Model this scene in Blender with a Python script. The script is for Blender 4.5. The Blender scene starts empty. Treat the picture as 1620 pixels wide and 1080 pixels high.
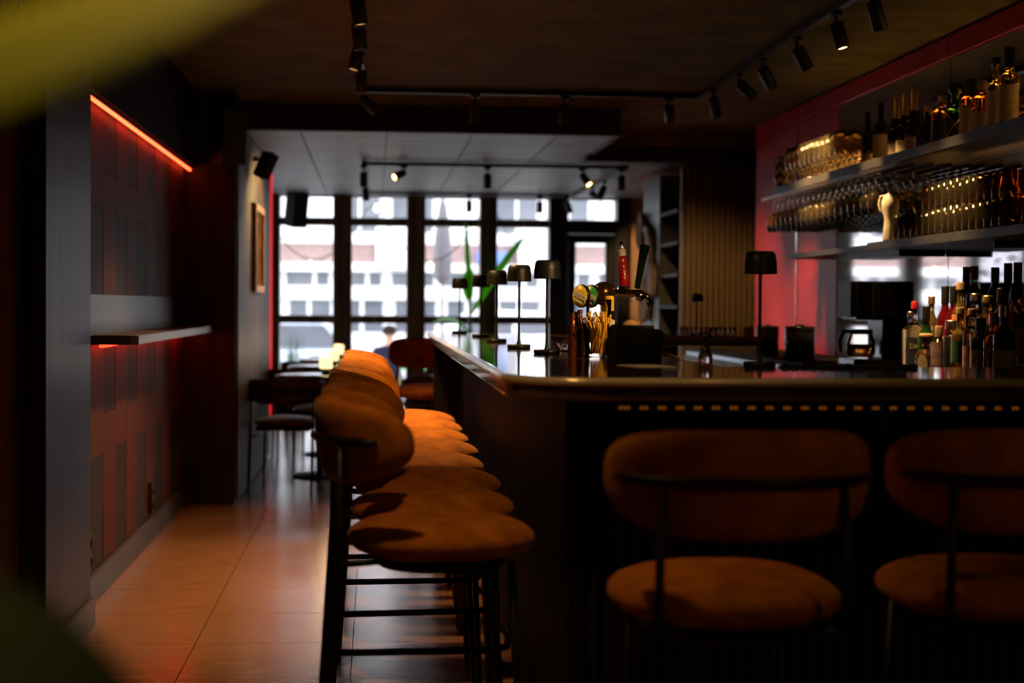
import bpy, bmesh, math, random
from mathutils import Vector, Matrix
random.seed(7)
PI = math.pi
scene = bpy.context.scene
C = scene.collection

# ------------------------------------------------------------------ camera
F_PX = 2475.0                       # focal length in pixels of the 1620 px wide frame
cam_d = bpy.data.cameras.new('camera')
cam = bpy.data.objects.new('camera', cam_d); C.objects.link(cam)
cam_d.sensor_width = 36.0
cam_d.lens = F_PX / 1620.0 * 36.0
cam_d.clip_start = 0.02; cam_d.clip_end = 400
cam_d.dof.use_dof = True
cam_d.dof.focus_distance = 5.6
cam_d.dof.aperture_fstop = 2.2
cam_d.dof.aperture_blades = 0
YAW, PITCH, ROLL = math.radians(-5.04), math.radians(-1.34), math.radians(0.40)
cam.matrix_world = (Matrix.Translation((0, 0, 1.30)) @ Matrix.Rotation(YAW, 4, 'Z')
                    @ Matrix.Rotation(PI/2 + PITCH, 4, 'X') @ Matrix.Rotation(ROLL, 4, 'Z'))
scene.camera = cam

# ------------------------------------------------------------------ world, exposure
world = bpy.data.worlds.new('overcast_sky'); scene.world = world
world.use_nodes = True
bg = world.node_tree.nodes['Background']
bg.inputs[0].default_value = (0.92, 0.93, 1.0, 1)
bg.inputs[1].default_value = 5.8
scene.view_settings.view_transform = 'Standard'
scene.view_settings.look = 'None'
scene.view_settings.gamma = 1.0
scene.view_settings.use_curve_mapping = False
scene.view_settings.exposure = 0.0
cy = scene.cycles
cy.max_bounces = 10; cy.diffuse_bounces = 4; cy.glossy_bounces = 5
cy.transmission_bounces = 10; cy.transparent_max_bounces = 24
cy.caustics_reflective = False; cy.caustics_refractive = False
cy.sample_clamp_indirect = 4.0
cy.use_denoising = True

def light_portal(x0, x1, z0, z1, y):
    l = bpy.data.lights.new('window_portal', 'AREA'); l.shape = 'RECTANGLE'
    l.size = x1-x0; l.size_y = z1-z0; l.cycles.is_portal = True
    o = bpy.data.objects.new('window_portal', l); C.objects.link(o)
    o.location = ((x0+x1)/2, y, (z0+z1)/2); o.rotation_euler = (-PI/2, 0, 0)   # faces the room (-y)
light_portal(-2.2, 2.9, 0.05, 2.5, 17.45)

# ------------------------------------------------------------------ materials
MATS = {}
def mat(name, col, rough=0.5, metal=0.0, col2=None, nscale=(6, 6, 6), detail=4.0, bump=0.0, bscale=None,
        trans=0.0, ior=1.45, coat=0.0, coat_rough=0.08, sheen=0.0, emit=None, estr=0.0, spec=0.5, ramp=(0.35, 0.65), bdist=0.01):
    m = bpy.data.materials.new(name); m.use_nodes = True
    nt = m.node_tree; p = nt.nodes['Principled BSDF']
    p.inputs['Base Color'].default_value = (*col, 1)
    p.inputs['Roughness'].default_value = rough
    p.inputs['Metallic'].default_value = metal
    p.inputs['IOR'].default_value = ior
    p.inputs['Specular IOR Level'].default_value = spec
    p.inputs['Transmission Weight'].default_value = trans
    p.inputs['Coat Weight'].default_value = coat
    p.inputs['Coat Roughness'].default_value = coat_rough
    p.inputs['Sheen Weight'].default_value = sheen
    p.inputs['Sheen Roughness'].default_value = 0.4
    if emit:
        p.inputs['Emission Color'].default_value = (*emit, 1)
        p.inputs['Emission Strength'].default_value = estr
    tc = None
    def coords(sc):
        nonlocal tc
        if tc is None: tc = nt.nodes.new('ShaderNodeTexCoord')
        mp = nt.nodes.new('ShaderNodeMapping'); mp.inputs['Scale'].default_value = sc
        nt.links.new(tc.outputs['Object'], mp.inputs['Vector'])
        return mp.outputs['Vector']
    if col2 is not None:
        n = nt.nodes.new('ShaderNodeTexNoise'); n.inputs['Scale'].default_value = 1.0; n.inputs['Detail'].default_value = detail
        nt.links.new(coords(nscale), n.inputs['Vector'])
        r = nt.nodes.new('ShaderNodeValToRGB')
        r.color_ramp.elements[0].position = ramp[0]; r.color_ramp.elements[1].position = ramp[1]
        r.color_ramp.elements[0].color = (*col, 1); r.color_ramp.elements[1].color = (*col2, 1)
        nt.links.new(n.outputs['Fac'], r.inputs['Fac']); nt.links.new(r.outputs['Color'], p.inputs['Base Color'])
    if bump:
        n = nt.nodes.new('ShaderNodeTexNoise'); n.inputs['Scale'].default_value = 1.0; n.inputs['Detail'].default_value = 6.0
        nt.links.new(coords(bscale or nscale), n.inputs['Vector'])
        b = nt.nodes.new('ShaderNodeBump'); b.inputs['Strength'].default_value = bump; b.inputs['Distance'].default_value = bdist
        nt.links.new(n.outputs['Fac'], b.inputs['Height']); nt.links.new(b.outputs['Normal'], p.inputs['Normal'])
    MATS[name] = m
    return m

# setting
mat('linoleum', (0.25, 0.115, 0.058), 0.25, col2=(0.33, 0.155, 0.082), nscale=(5, 22, 5), detail=8, bump=0.10, bscale=(50, 50, 50), spec=0.5, coat=0.5, coat_rough=0.2, bdist=0.004)
mat('grout', (0.06, 0.03, 0.02), 0.8)
mat('rough_plaster', (0.13, 0.112, 0.027), 0.9, col2=(0.20, 0.175, 0.045), nscale=(3, 5, 3), bump=0.9, bscale=(28, 60, 28), bdist=0.02, spec=0.2)
mat('grey_board', (0.07, 0.066, 0.076), 0.5, col2=(0.24, 0.23, 0.26), nscale=(1.6, 9, 2), detail=9, bump=0.25, bscale=(6, 30, 6), ramp=(0.3, 0.7))
mat('dark_fascia', (0.018, 0.013, 0.011), 0.6)
mat('dark_wood', (0.014, 0.009, 0.008), 0.42, spec=0.32, col2=(0.046, 0.032, 0.027), nscale=(22, 22, 1.2), detail=8, bump=0.12, bscale=(40, 40, 2), bdist=0.004)
mat('red_veneer', (0.09, 0.026, 0.017), 0.6, spec=0.25, col2=(0.13, 0.035, 0.021), nscale=(30, 30, 1.0), detail=8, bump=0.06, bscale=(60, 60, 2), bdist=0.003)
mat('grey_veneer', (0.034, 0.022, 0.018), 0.6, spec=0.25, col2=(0.052, 0.034, 0.026), nscale=(30, 30, 1.0), detail=8, bump=0.06, bscale=(60, 60, 2), bdist=0.003)
mat('wall_wood', (0.04, 0.022, 0.012), 0.5, spec=0.2, col2=(0.16, 0.09, 0.05), nscale=(10, 10, 0.9), detail=10, bump=0.35, bscale=(24, 24, 1.2), bdist=0.006)
mat('smooth_board', (0.055, 0.05, 0.055), 0.38, col2=(0.075, 0.068, 0.073), nscale=(4, 30, 30), bump=0.05, bscale=(4, 60, 60))
mat('black_paint', (0.014, 0.012, 0.012), 0.5)
mat('matt_black', (0.010, 0.007, 0.006), 0.85, spec=0.1)
mat('post_wood', (0.035, 0.026, 0.02), 0.45, col2=(0.17, 0.12, 0.085), nscale=(14, 14, 1.0), detail=8, bump=0.3, bscale=(20, 20, 1))
mat('peach_plaster', (0.72, 0.42, 0.30), 0.8, col2=(0.78, 0.47, 0.34), nscale=(3, 3, 3))
mat('dark_wall', (0.03, 0.022, 0.018), 0.7)
mat('slat_oak', (0.14, 0.08, 0.035), 0.5, col2=(0.21, 0.125, 0.055), nscale=(40, 40, 1.5), detail=7)
mat('slat_dark', (0.012, 0.008, 0.006), 0.55, spec=0.15, col2=(0.022, 0.014, 0.010), nscale=(50, 50, 1.5), detail=7)
mat('red_gloss', (0.55, 0.012, 0.005), 0.42, col2=(0.62, 0.022, 0.01), nscale=(2, 2, 2), bump=0.05, bscale=(3, 3, 3), spec=0.12)
mat('mirror_glass', (0.70, 0.68, 0.68), 0.035, metal=1.0)
# furniture
mat('rust_velvet', (0.35, 0.095, 0.0045), 0.85, col2=(0.58, 0.17, 0.010), nscale=(17, 17, 17), detail=5, bump=0.25, bscale=(120, 120, 120), sheen=0.12, spec=0.2, bdist=0.003)
mat('black_steel', (0.022, 0.02, 0.018), 0.42, metal=0.6)
mat('brown_leather', (0.075, 0.030, 0.018), 0.45, col2=(0.10, 0.042, 0.026), nscale=(12, 12, 12), bump=0.15, bscale=(60, 60, 60))
mat('seat_leather', (0.15, 0.085, 0.06), 0.45, col2=(0.19, 0.11, 0.08), nscale=(12, 12, 12), bump=0.15, bscale=(60, 60, 60))
mat('table_top', (0.09, 0.05, 0.03), 0.10, col2=(0.14, 0.08, 0.05), nscale=(3, 30, 3))
mat('counter_stone', (0.055, 0.032, 0.022), 0.07, col2=(0.10, 0.06, 0.04), nscale=(7, 7, 7), detail=8, coat=0.5, bump=0.02, bscale=(2.2, 2.2, 2.2))
mat('counter_edge_glint', (0.74, 0.62, 0.43), 0.2, metal=0.35, col2=(0.80, 0.68, 0.48), nscale=(5, 5, 5))
mat('far_edge_lit', (0.48, 0.28, 0.13), 0.5)  # warm tone paints lamp light onto the far counter's inner edge
mat('lamp_black', (0.012, 0.012, 0.013), 0.42)
mat('shelf_black', (0.025, 0.022, 0.023), 0.5, spec=0.3, col2=(0.034, 0.03, 0.031), nscale=(4, 30, 30))
mat('steel', (0.32, 0.31, 0.30), 0.3, metal=1.0)
mat('chrome', (0.82, 0.80, 0.76), 0.08, metal=1.0)
mat('track_black', (0.01, 0.01, 0.01), 0.5)
mat('lamp_on', (1, 0.8, 0.5), 0.5, emit=(1.0, 0.62, 0.22), estr=9)
mat('lamp_dim', (0.5, 0.3, 0.15), 0.4, emit=(1.0, 0.5, 0.15), estr=0.5)
mat('lamp_off', (0.05, 0.04, 0.03), 0.2)
mat('led_red', (1, 0.2, 0.1), 0.5, emit=(1.0, 0.054, 0.016), estr=10)
mat('led_red_strong', (1, 0.2, 0.1), 0.5, emit=(1.0, 0.02, 0.006), estr=10)
mat('led_red_dim', (1, 0.1, 0.05), 0.5, emit=(1.0, 0.015, 0.02), estr=1.0)
mat('led_amber', (0.05, 0.02, 0.01), 0.5, emit=(1.0, 0.27, 0.02), estr=0.085)
mat('led_shelf', (1, 0.6, 0.25), 0.5, emit=(1.0, 0.48, 0.10), estr=12.0)
mat('candle_shade', (1, 0.85, 0.5), 0.5, emit=(1.0, 0.80, 0.38), estr=1.6)
mat('frame_gold', (0.62, 0.36, 0.13), 0.45, col2=(0.7, 0.44, 0.18), nscale=(20, 20, 4))
mat('picture_print', (0.05, 0.022, 0.012), 0.9, spec=0.1, col2=(0.30, 0.14, 0.06), nscale=(4, 5, 9), detail=6)
# bar goods
mat('clear_glass', (1, 0.97, 0.93), 0.02, trans=1.0, ior=1.45)
mat('tumbler_glass', (1.0, 0.90, 0.72), 0.03, trans=1.0, ior=1.45)
mat('amber_glass', (0.85, 0.32, 0.05), 0.04, trans=0.95, ior=1.4)
mat('green_glass', (0.05, 0.22, 0.06), 0.05, trans=0.85, ior=1.4)
mat('dark_glass', (0.012, 0.012, 0.010), 0.08)
mat('red_syrup', (0.45, 0.02, 0.03), 0.05, trans=0.8, ior=1.35)
mat('gold_glass', (0.85, 0.58, 0.15), 0.04, trans=0.9, ior=1.4)
mat('cream_label', (0.62, 0.50, 0.33), 0.7, col2=(0.50, 0.40, 0.26), nscale=(10, 10, 30))
mat('white_label', (0.70, 0.66, 0.58), 0.7, col2=(0.45, 0.42, 0.36), nscale=(6, 6, 90), ramp=(0.5, 0.72))
mat('green_label', (0.10, 0.24, 0.14), 0.6)
mat('purple_label', (0.28, 0.16, 0.34), 0.6, col2=(0.7, 0.4, 0.3), nscale=(6, 6, 30))
mat('orange_label', (0.75, 0.32, 0.08), 0.6)
mat('ink_label', (0.025, 0.03, 0.05), 0.5)
mat('yellow_ink', (0.75, 0.55, 0.12), 0.6)
mat('gold_foil', (0.75, 0.48, 0.16), 0.32, metal=0.9)
mat('red_cap', (0.50, 0.02, 0.03), 0.35)
mat('black_cap', (0.012, 0.011, 0.012), 0.35)
mat('silver_cap', (0.6, 0.58, 0.54), 0.28, metal=1.0)
mat('cork', (0.5, 0.32, 0.16), 0.8, col2=(0.4, 0.24, 0.11), nscale=(60, 60, 60))
mat('porcelain', (0.62, 0.55, 0.45), 0.22)
mat('dark_porcelain', (0.16, 0.10, 0.05), 0.25)
mat('straw_paper', (0.88, 0.48, 0.04), 0.7, col2=(0.95, 0.60, 0.09), nscale=(60, 60, 60))
mat('black_leatherette', (0.004, 0.0035, 0.0035), 0.7, spec=0.15, bump=0.2, bscale=(150, 150, 150))
mat('paper', (0.72, 0.66, 0.55), 0.8)
mat('copper_dark', (0.28, 0.07, 0.025), 0.22, metal=0.8)
mat('tap_red', (0.42, 0.012, 0.015), 0.3)
mat('tap_white', (0.75, 0.70, 0.60), 0.5)
mat('badge_yellow', (0.85, 0.60, 0.04), 0.35)
mat('badge_green', (0.06, 0.38, 0.10), 0.35)
mat('badge_white', (0.85, 0.85, 0.80), 0.4)
mat('tap_green', (0.02, 0.07, 0.025), 0.15, metal=0.5)
mat('bronze', (0.10, 0.05, 0.02), 0.22, metal=0.8)
mat('coffee', (0.10, 0.03, 0.008), 0.08, trans=0.4)
mat('machine_black', (0.016, 0.016, 0.015), 0.22, coat=0.3)
mat('machine_panel', (0.10, 0.10, 0.085), 0.28, metal=0.7)
mat('wicker', (0.42, 0.26, 0.12), 0.7, col2=(0.28, 0.16, 0.07), nscale=(40, 40, 40))
mat('pale_wicker', (0.50, 0.45, 0.40), 0.6, col2=(0.36, 0.31, 0.27), nscale=(40, 40, 40))
mat('ochre_box', (0.60, 0.34, 0.08), 0.7)
# plants
mat('leaf_near', (0.10, 0.16, 0.008), 0.4, col2=(0.30, 0.27, 0.01), nscale=(2, 6, 6), trans=0.0)
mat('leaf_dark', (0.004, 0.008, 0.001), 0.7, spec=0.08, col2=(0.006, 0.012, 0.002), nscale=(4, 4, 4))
mat('leaf_green', (0.10, 0.38, 0.04), 0.45, col2=(0.16, 0.5, 0.06), nscale=(6, 6, 6))
mat('stem_green', (0.08, 0.12, 0.02), 0.5)
mat('terracotta', (0.25, 0.10, 0.05), 0.8)
mat('soil', (0.03, 0.02, 0.012), 0.95)
# street
mat('white_render', (0.82, 0.80, 0.78), 0.8)
mat('pink_brick', (0.27, 0.18, 0.165), 0.85, col2=(0.35, 0.24, 0.22), nscale=(3, 3, 14))
mat('far_glass', (0.09, 0.10, 0.12), 0.15, col2=(0.16, 0.17, 0.19), nscale=(1, 1, 1))
mat('blind_white', (0.85, 0.86, 0.88), 0.8)
mat('asphalt', (0.20, 0.20, 0.21), 0.9)
mat('paving', (0.48, 0.46, 0.44), 0.85, col2=(0.55, 0.53, 0.5), nscale=(2, 2, 2))
mat('car_white', (0.80, 0.82, 0.86), 0.25, coat=0.5)
mat('car_silver', (0.50, 0.55, 0.64), 0.3, metal=0.3, coat=0.5)
mat('car_dark', (0.10, 0.11, 0.14), 0.25, coat=0.5)
mat('tyre', (0.02, 0.02, 0.02), 0.8)
mat('green_paint', (0.25, 0.52, 0.16), 0.5)
mat('shirt_dark', (0.012, 0.012, 0.028), 0.9, spec=0.1)
mat('skin', (0.36, 0.2, 0.13), 0.6)
mat('hair', (0.02, 0.013, 0.009), 0.9, spec=0.1)
mat('parasol_grey', (0.16, 0.15, 0.17), 0.8)
mat('bulb', (1, 0.9, 0.7), 0.4, emit=(1.0, 0.78, 0.45), estr=5)
mat('blue_awning', (0.15, 0.25, 0.6), 0.7)

def glass_pane_mat(name, tint, gloss=0.06, film=None, edge=False):
    m = bpy.data.materials.new(name); m.use_nodes = True; nt = m.node_tree
    for n in list(nt.nodes): nt.nodes.remove(n)
    out = nt.nodes.new('ShaderNodeOutputMaterial')
    t = nt.nodes.new('ShaderNodeBsdfTransparent'); t.inputs[0].default_value = (*tint, 1)
    g = nt.nodes.new('ShaderNodeBsdfGlossy'); g.inputs['Roughness'].default_value = 0.02
    mx = nt.nodes.new('ShaderNodeMixShader'); mx.inputs[0].default_value = gloss
    nt.links.new(t.outputs[0], mx.inputs[1]); nt.links.new(g.outputs[0], mx.inputs[2])
    if edge:                                                # drinking glass: strong reflection towards the rim of the outline
        lw = nt.nodes.new('ShaderNodeLayerWeight'); lw.inputs['Blend'].default_value = 0.2
        nt.links.new(lw.outputs['Fresnel'], mx.inputs[0])
    last = mx.outputs[0]
    if film:
        tc = nt.nodes.new('ShaderNodeTexCoord'); v = nt.nodes.new('ShaderNodeTexVoronoi'); v.feature = 'DISTANCE_TO_EDGE'
        v.inputs['Scale'].default_value = 11; nt.links.new(tc.outputs['Object'], v.inputs['Vector'])
        r = nt.nodes.new('ShaderNodeMath'); r.operation = 'GREATER_THAN'; r.inputs[1].default_value = 0.13
        nt.links.new(v.outputs['Distance'], r.inputs[0])
        tr = nt.nodes.new('ShaderNodeBsdfTranslucent'); tr.inputs[0].default_value = (0.75, 0.76, 0.8, 1)
        tr2 = nt.nodes.new('ShaderNodeBsdfTranslucent'); tr2.inputs[0].default_value = (0.28, 0.28, 0.31, 1)
        m3 = nt.nodes.new('ShaderNodeMixShader'); nt.links.new(r.outputs[0], m3.inputs[0])
        nt.links.new(tr.outputs[0], m3.inputs[1]); nt.links.new(tr2.outputs[0], m3.inputs[2])
        last = m3.outputs[0]
    nt.links.new(last, out.inputs[0]); MATS[name] = m
def leaf_mat(name, col, col2, tl):
    m = mat(name, col, 0.45, col2=col2, nscale=(5, 5, 5)); nt = m.node_tree
    out = nt.nodes['Material Output']; p = nt.nodes['Principled BSDF']
    t = nt.nodes.new('ShaderNodeBsdfTranslucent'); t.inputs[0].default_value = (*tl, 1)
    mx = nt.nodes.new('ShaderNodeMixShader'); mx.inputs[0].default_value = 0.45
    nt.links.new(p.outputs[0], mx.inputs[1]); nt.links.new(t.outputs[0], mx.inputs[2]); nt.links.new(mx.outputs[0], out.inputs[0])
leaf_mat('leaf_near', (0.06, 0.15, 0.004), (0.34, 0.34, 0.006), (0.30, 0.34, 0.008))
leaf_mat('leaf_green', (0.12, 0.40, 0.04), (0.18, 0.52, 0.06), (0.35, 0.85, 0.12))
glass_pane_mat('window_glass', (0.93, 0.95, 0.96), 0.05)
glass_pane_mat('thin_glass', (0.96, 0.94, 0.90), 0.10, edge=True)
glass_pane_mat('film_glass', (1, 1, 1), 0.05, film=True)

def glassware_mat(name, tint, warm_mix):
    """drinking glass: refracting glass with a little golden diffuse mixed in as painted warm light"""
    m = bpy.data.materials.new(name); m.use_nodes = True; nt = m.node_tree
    for n in list(nt.nodes): nt.nodes.remove(n)
    out = nt.nodes.new('ShaderNodeOutputMaterial')
    g = nt.nodes.new('ShaderNodeBsdfGlass'); g.inputs['Color'].default_value = (*tint, 1); g.inputs['Roughness'].default_value = 0.05; g.inputs['IOR'].default_value = 1.45
    d = nt.nodes.new('ShaderNodeBsdfDiffuse'); d.inputs[0].default_value = (0.85, 0.7, 0.45, 1)  # golden diffuse stands in for warm light caught in the glass
    mx = nt.nodes.new('ShaderNodeMixShader'); mx.inputs[0].default_value = warm_mix
    nt.links.new(g.outputs[0], mx.inputs[1]); nt.links.new(d.outputs[0], mx.inputs[2]); nt.links.new(mx.outputs[0], out.inputs[0])
    MATS[name] = m
glassware_mat('glassware', (1, 0.93, 0.8), 0.012)
glassware_mat('tumbler', (1.0, 0.84, 0.55), 0.015)

def chevron_mat(name):
    m = bpy.data.materials.new(name); m.use_nodes = True; nt = m.node_tree; p = nt.nodes['Principled BSDF']; p.inputs['Roughness'].default_value = 0.4
    tc = nt.nodes.new('ShaderNodeTexCoord'); s = nt.nodes.new('ShaderNodeSeparateXYZ'); nt.links.new(tc.outputs['Object'], s.inputs[0])
    def mth(op, a, b=None):
        n = nt.nodes.new('ShaderNodeMath'); n.operation = op
        for i, q in enumerate((a, b)):
            if q is None: continue
            if isinstance(q, (int, float)): n.inputs[i].default_value = q
            else: nt.links.new(q, n.inputs[i])
        return n.outputs[0]
    a = mth('ARCTAN2', s.outputs[1], s.outputs[0])
    zig = mth('PINGPONG', mth('MULTIPLY', a, 6/(2*PI)), 0.5)
    v = mth('FRACT', mth('ADD', mth('MULTIPLY', s.outputs[2], 16.0), zig))
    k = mth('GREATER_THAN', v, 0.5)
    mx = nt.nodes.new('ShaderNodeMix'); mx.data_type = 'RGBA'
    nt.links.new(k, mx.inputs[0]); mx.inputs[6].default_value = (0.02, 0.015, 0.012, 1); mx.inputs[7].default_value = (0.62, 0.48, 0.28, 1)
    nt.links.new(mx.outputs[2], p.inputs['Base Color']); MATS[name] = m
chevron_mat('chevron')

# ------------------------------------------------------------------ mesh helpers
class MB:
    def __init__(s): s.v = []; s.f = []; s.sm = []
    def add(s, verts, faces, smooth=False):
        o = len(s.v); s.v += [tuple(p) for p in verts]; s.f += [tuple(i+o for i in f) for f in faces]; s.sm += [smooth]*len(faces); return s
    def box(s, x0, x1, y0, y1, z0, z1):
        v = [(x0,y0,z0),(x1,y0,z0),(x1,y1,z0),(x0,y1,z0),(x0,y0,z1),(x1,y0,z1),(x1,y1,z1),(x0,y1,z1)]
        return s.add(v, [(3,2,1,0),(4,5,6,7),(0,1,5,4),(1,2,6,5),(2,3,7,6),(3,0,4,7)])
    def cbox(s, cx, cy, cz, sx, sy, sz): return s.box(cx-sx/2, cx+sx/2, cy-sy/2, cy+sy/2, cz-sz/2, cz+sz/2)
    def bbox(s, x0, x1, y0, y1, z0, z1, b=0.004):
        """box with all edges chamfered"""
        xs, ys, zs = (x0,x1), (y0,y1), (z0,z1)
        bm = bmesh.new(); vs = [bm.verts.new((xs[i],ys[j],zs[k])) for k in (0,1) for j in (0,1) for i in (0,1)]
        for f in ((0,2,3,1),(4,5,7,6),(0,1,5,4),(1,3,7,5),(3,2,6,7),(2,0,4,6)): bm.faces.new([vs[i] for i in f])
        bmesh.ops.bevel(bm, geom=list(bm.edges), offset=b, segments=2, affect='EDGES', profile=0.6)
        bm.verts.index_update()
        s.add([v.co[:] for v in bm.verts], [[v.index for v in f.verts] for f in bm.faces]); bm.free(); return s
    def lathe(s, prof, n=20, c=(0,0,0), axis='Z', a0=0.0, a1=2*PI, smooth=True):
        full = abs(a1-a0-2*PI) < 1e-6; m = n if full else n+1; vs = []; fs = []; ring = []
        for r, h in prof:
            if r < 1e-7 and full:
                ring.append([len(vs)]); vs.append((0,0,h))
            else:
                st = len(vs)
                for k in range(m):
                    a = a0+(a1-a0)*k/n; vs.append((r*math.cos(a), r*math.sin(a), h))
                ring.append(list(range(st, st+m)))
        for A, B in zip(ring, ring[1:]):
            if len(A) == 1 and len(B) == 1: continue
            for k in range(n):
                k2 = (k+1) % m
                if len(A) == 1: fs.append((A[0], B[k2], B[k]))
                elif len(B) == 1: fs.append((A[k], A[k2], B[0]))
                else: fs.append((A[k], A[k2], B[k2], B[k]))
        if axis == 'Y': vs = [(x, z, -y) for x, y, z in vs]
        elif axis == 'X': vs = [(z, x, y) for x, y, z in vs]
        return s.add([(x+c[0], y+c[1], z+c[2]) for x, y, z in vs], fs, smooth)
    def cyl(s, r, z0, z1, n=20, c=(0,0,0), axis='Z', r1=None):
        r1 = r if r1 is None else r1
        return s.lathe([(0,z0),(r,z0)], n, c, axis, smooth=False).lathe([(r,z0),(r1,z1)], n, c, axis).lathe([(r1,z1),(0,z1)], n, c, axis, smooth=False)
    def tube(s, pts, r, n=8, cap=True):
        pts = [Vector(p) for p in pts]; rs = r if isinstance(r, (list, tuple)) else [r]*len(pts)
        vs = []; fs = []; up = None
        for i, p in enumerate(pts):
            t = (pts[min(i+1, len(pts)-1)] - pts[max(i-1, 0)]).normalized()
            if up is None:
                up = Vector((0,0,1)) if abs(t.z) < 0.9 else Vector((1,0,0))
            a = t.cross(up).normalized(); up = a.cross(t).normalized()
            for k in range(n):
                q = 2*PI*k/n; vs.append(p + (a*math.cos(q) + up*math.sin(q))*rs[i])
        for i in range(len(pts)-1):
            for k in range(n):
                k2 = (k+1) % n; fs.append((i*n+k, i*n+k2, (i+1)*n+k2, (i+1)*n+k))
        s.add(vs, fs, True)
        if cap:
            o = len(s.v) - len(vs)
            s.f += [tuple(o+k for k in reversed(range(n))), tuple(o+(len(pts)-1)*n+k for k in range(n))]; s.sm += [False, False]
        return s
    def prism(s, poly, z0, z1, b=0.0):
        """polygon in xy extruded in z, optional bevel of the rim edges"""
        bm = bmesh.new(); lo = [bm.verts.new((x,y,z0)) for x, y in poly]; hi = [bm.verts.new((x,y,z1)) for x, y in poly]
        n = len(poly); bm.faces.new(lo[::-1]); bm.faces.new(hi)
        for i in range(n): bm.faces.new((lo[i], lo[(i+1)%n], hi[(i+1)%n], hi[i]))
        bmesh.ops.recalc_face_normals(bm, faces=list(bm.faces))
        if b:
            ed = [e for e in bm.edges if abs(e.verts[0].co.z-e.verts[1].co.z) < 1e-6]
            bmesh.ops.bevel(bm, geom=ed, offset=b, segments=3, affect='EDGES', profile=0.5)
        bm.verts.index_update()
        s.add([v.co[:] for v in bm.verts], [[v.index for v in f.verts] for f in bm.faces]); bm.free(); return s
    def xprism(s, poly, x0, x1, b=0.0):
        """polygon in yz extruded in x"""
        t = MB().prism([(p[0], p[1]) for p in poly], x0, x1, b); return s.add([(z, x, y) for x, y, z in t.v], t.f)
    def yprism(s, poly, y0, y1, b=0.0):
        """polygon in xz extruded in y"""
        t = MB().prism([(p[0], -p[1]) for p in poly], y0, y1, b); return s.add([(x, z, -y) for x, y, z in t.v], t.f)
    def sheet(s, grid, thick=0.0, smooth=True):
        """grid[i][j] of points -> surface; with thickness along the vertex normals approximated by z"""
        n, m = len(grid), len(grid[0]); vs = [p for row in grid for p in row]
        fs = [(i*m+j, i*m+j+1, (i+1)*m+j+1, (i+1)*m+j) for i in range(n-1) for j in range(m-1)]
        return s.add(vs, fs, smooth)
    def mesh(s, name, m):
        me = bpy.data.meshes.new(name); me.from_pydata(s.v, [], s.f)
        me.polygons.foreach_set('use_smooth', s.sm); me.materials.append(MATS[m]); me.update(); return me
    def build(s, name, m, parent=None, loc=None, rot=None):
        return put(name, s.mesh(name, m), parent, loc, rot)
def put(name, me, parent=None, loc=None, rot=None):
    o = bpy.data.objects.new(name, me); C.objects.link(o)
    if parent is not None: o.parent = parent
    if loc is not None: o.location = loc
    if rot is not None: o.rotation_euler = rot
    return o
def tag(o, label=None, cat=None, group=None, kind=None):
    if label: o['label'] = label
    if cat: o['category'] = cat
    if group: o['group'] = group
    if kind: o['kind'] = kind
    return o
def thing(name, label, cat, loc=(0,0,0), rotz=0.0, group=None):
    o = bpy.data.objects.new(name, None); C.objects.link(o); o.empty_display_size = 0.1
    o.location = loc; o.rotation_euler = (0, 0, rotz)
    return tag(o, label, cat, group)
def struct(name, mb, m, label=None, cat=None):
    return tag(mb.build(name, m), label, cat, kind='structure')
def copy_tree(o, loc=None, rotz=None, label=None, parent=None):
    c = o.copy(); C.objects.link(c); c.parent = parent
    if loc is not None: c.location = loc
    if rotz is not None: c.rotation_euler = (0, 0, rotz)
    if label: c['label'] = label
    for ch in o.children: copy_tree(ch, parent=c)
    return c
ORD = ['nearest','second','third','fourth','fifth','sixth','seventh','eighth','ninth','tenth','eleventh','twelfth','thirteenth','fourteenth',
       'fifteenth','sixteenth','seventeenth','eighteenth','nineteenth','twentieth','twenty-first','twenty-second','twenty-third','twenty-fourth','twenty-fifth','twenty-sixth']

# ================================================================== THE ROOM
CEIL, LOWC, WINY = 2.66, 2.48, 17.2
LW = -1.215                                   # face of the panelled left wall
# floor: a screed slab with single linoleum tiles
fl = struct('floor', MB().box(-2.4, 3.6, -1.8, 17.3, -0.25, -0.012), 'grout', 'orange brown floor of large square tiles', 'floor')
TW, TD = 0.598, 0.583
tile_me = MB().box(0.0018, TW-0.0018, 0.0018, TD-0.0018, -0.012, 0.0).mesh('tile', 'linoleum')
for i in range(-3, 7):
    for j in range(-3, 25):
        x, y = -0.674 + i*TW - 0.0, 5.43 + (j-6)*TD
        if 0.75 < x < 2.6 and y > -1 and y < 8.4: continue          # under the bar
        if x < -1.9 and y < 12: continue
        put('tile', tile_me, fl, (x, y, 0))
# ceilings
struct('ceiling', MB().box(-1.6, 3.6, -1.8, 12.6, CEIL, CEIL+0.15), 'rough_plaster', 'dark olive brown rough plastered ceiling', 'ceiling')
lc = struct('ceiling_lowered', MB().box(-2.4, 3.6, 12.34, 17.3, LOWC+0.012, LOWC+0.16).box(-1.4, 1.68, 10.8, 12.34, LOWC+0.012, LOWC+0.16), 'dark_fascia', 'lowered ceiling of grey boards before the windows', 'ceiling')
for xs, y0, y1 in ((None, 10.83, 12.36), (None, 12.37, 14.77), (None, 14.78, 17.19)):
    k = -4
    while True:
        x0 = -0.505 + k*0.592; x1 = x0 + 0.580; k += 1
        if x0 > 3.4: break
        if y0 < 12 and x0 > 1.6: break
        if x0 < -2.4: continue
        if y0 < 12: x1 = min(x1, 1.675)
        MB().box(x0, x1, y0, y1, LOWC, LOWC+0.012).build('ceiling_board', 'grey_board', lc)
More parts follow.
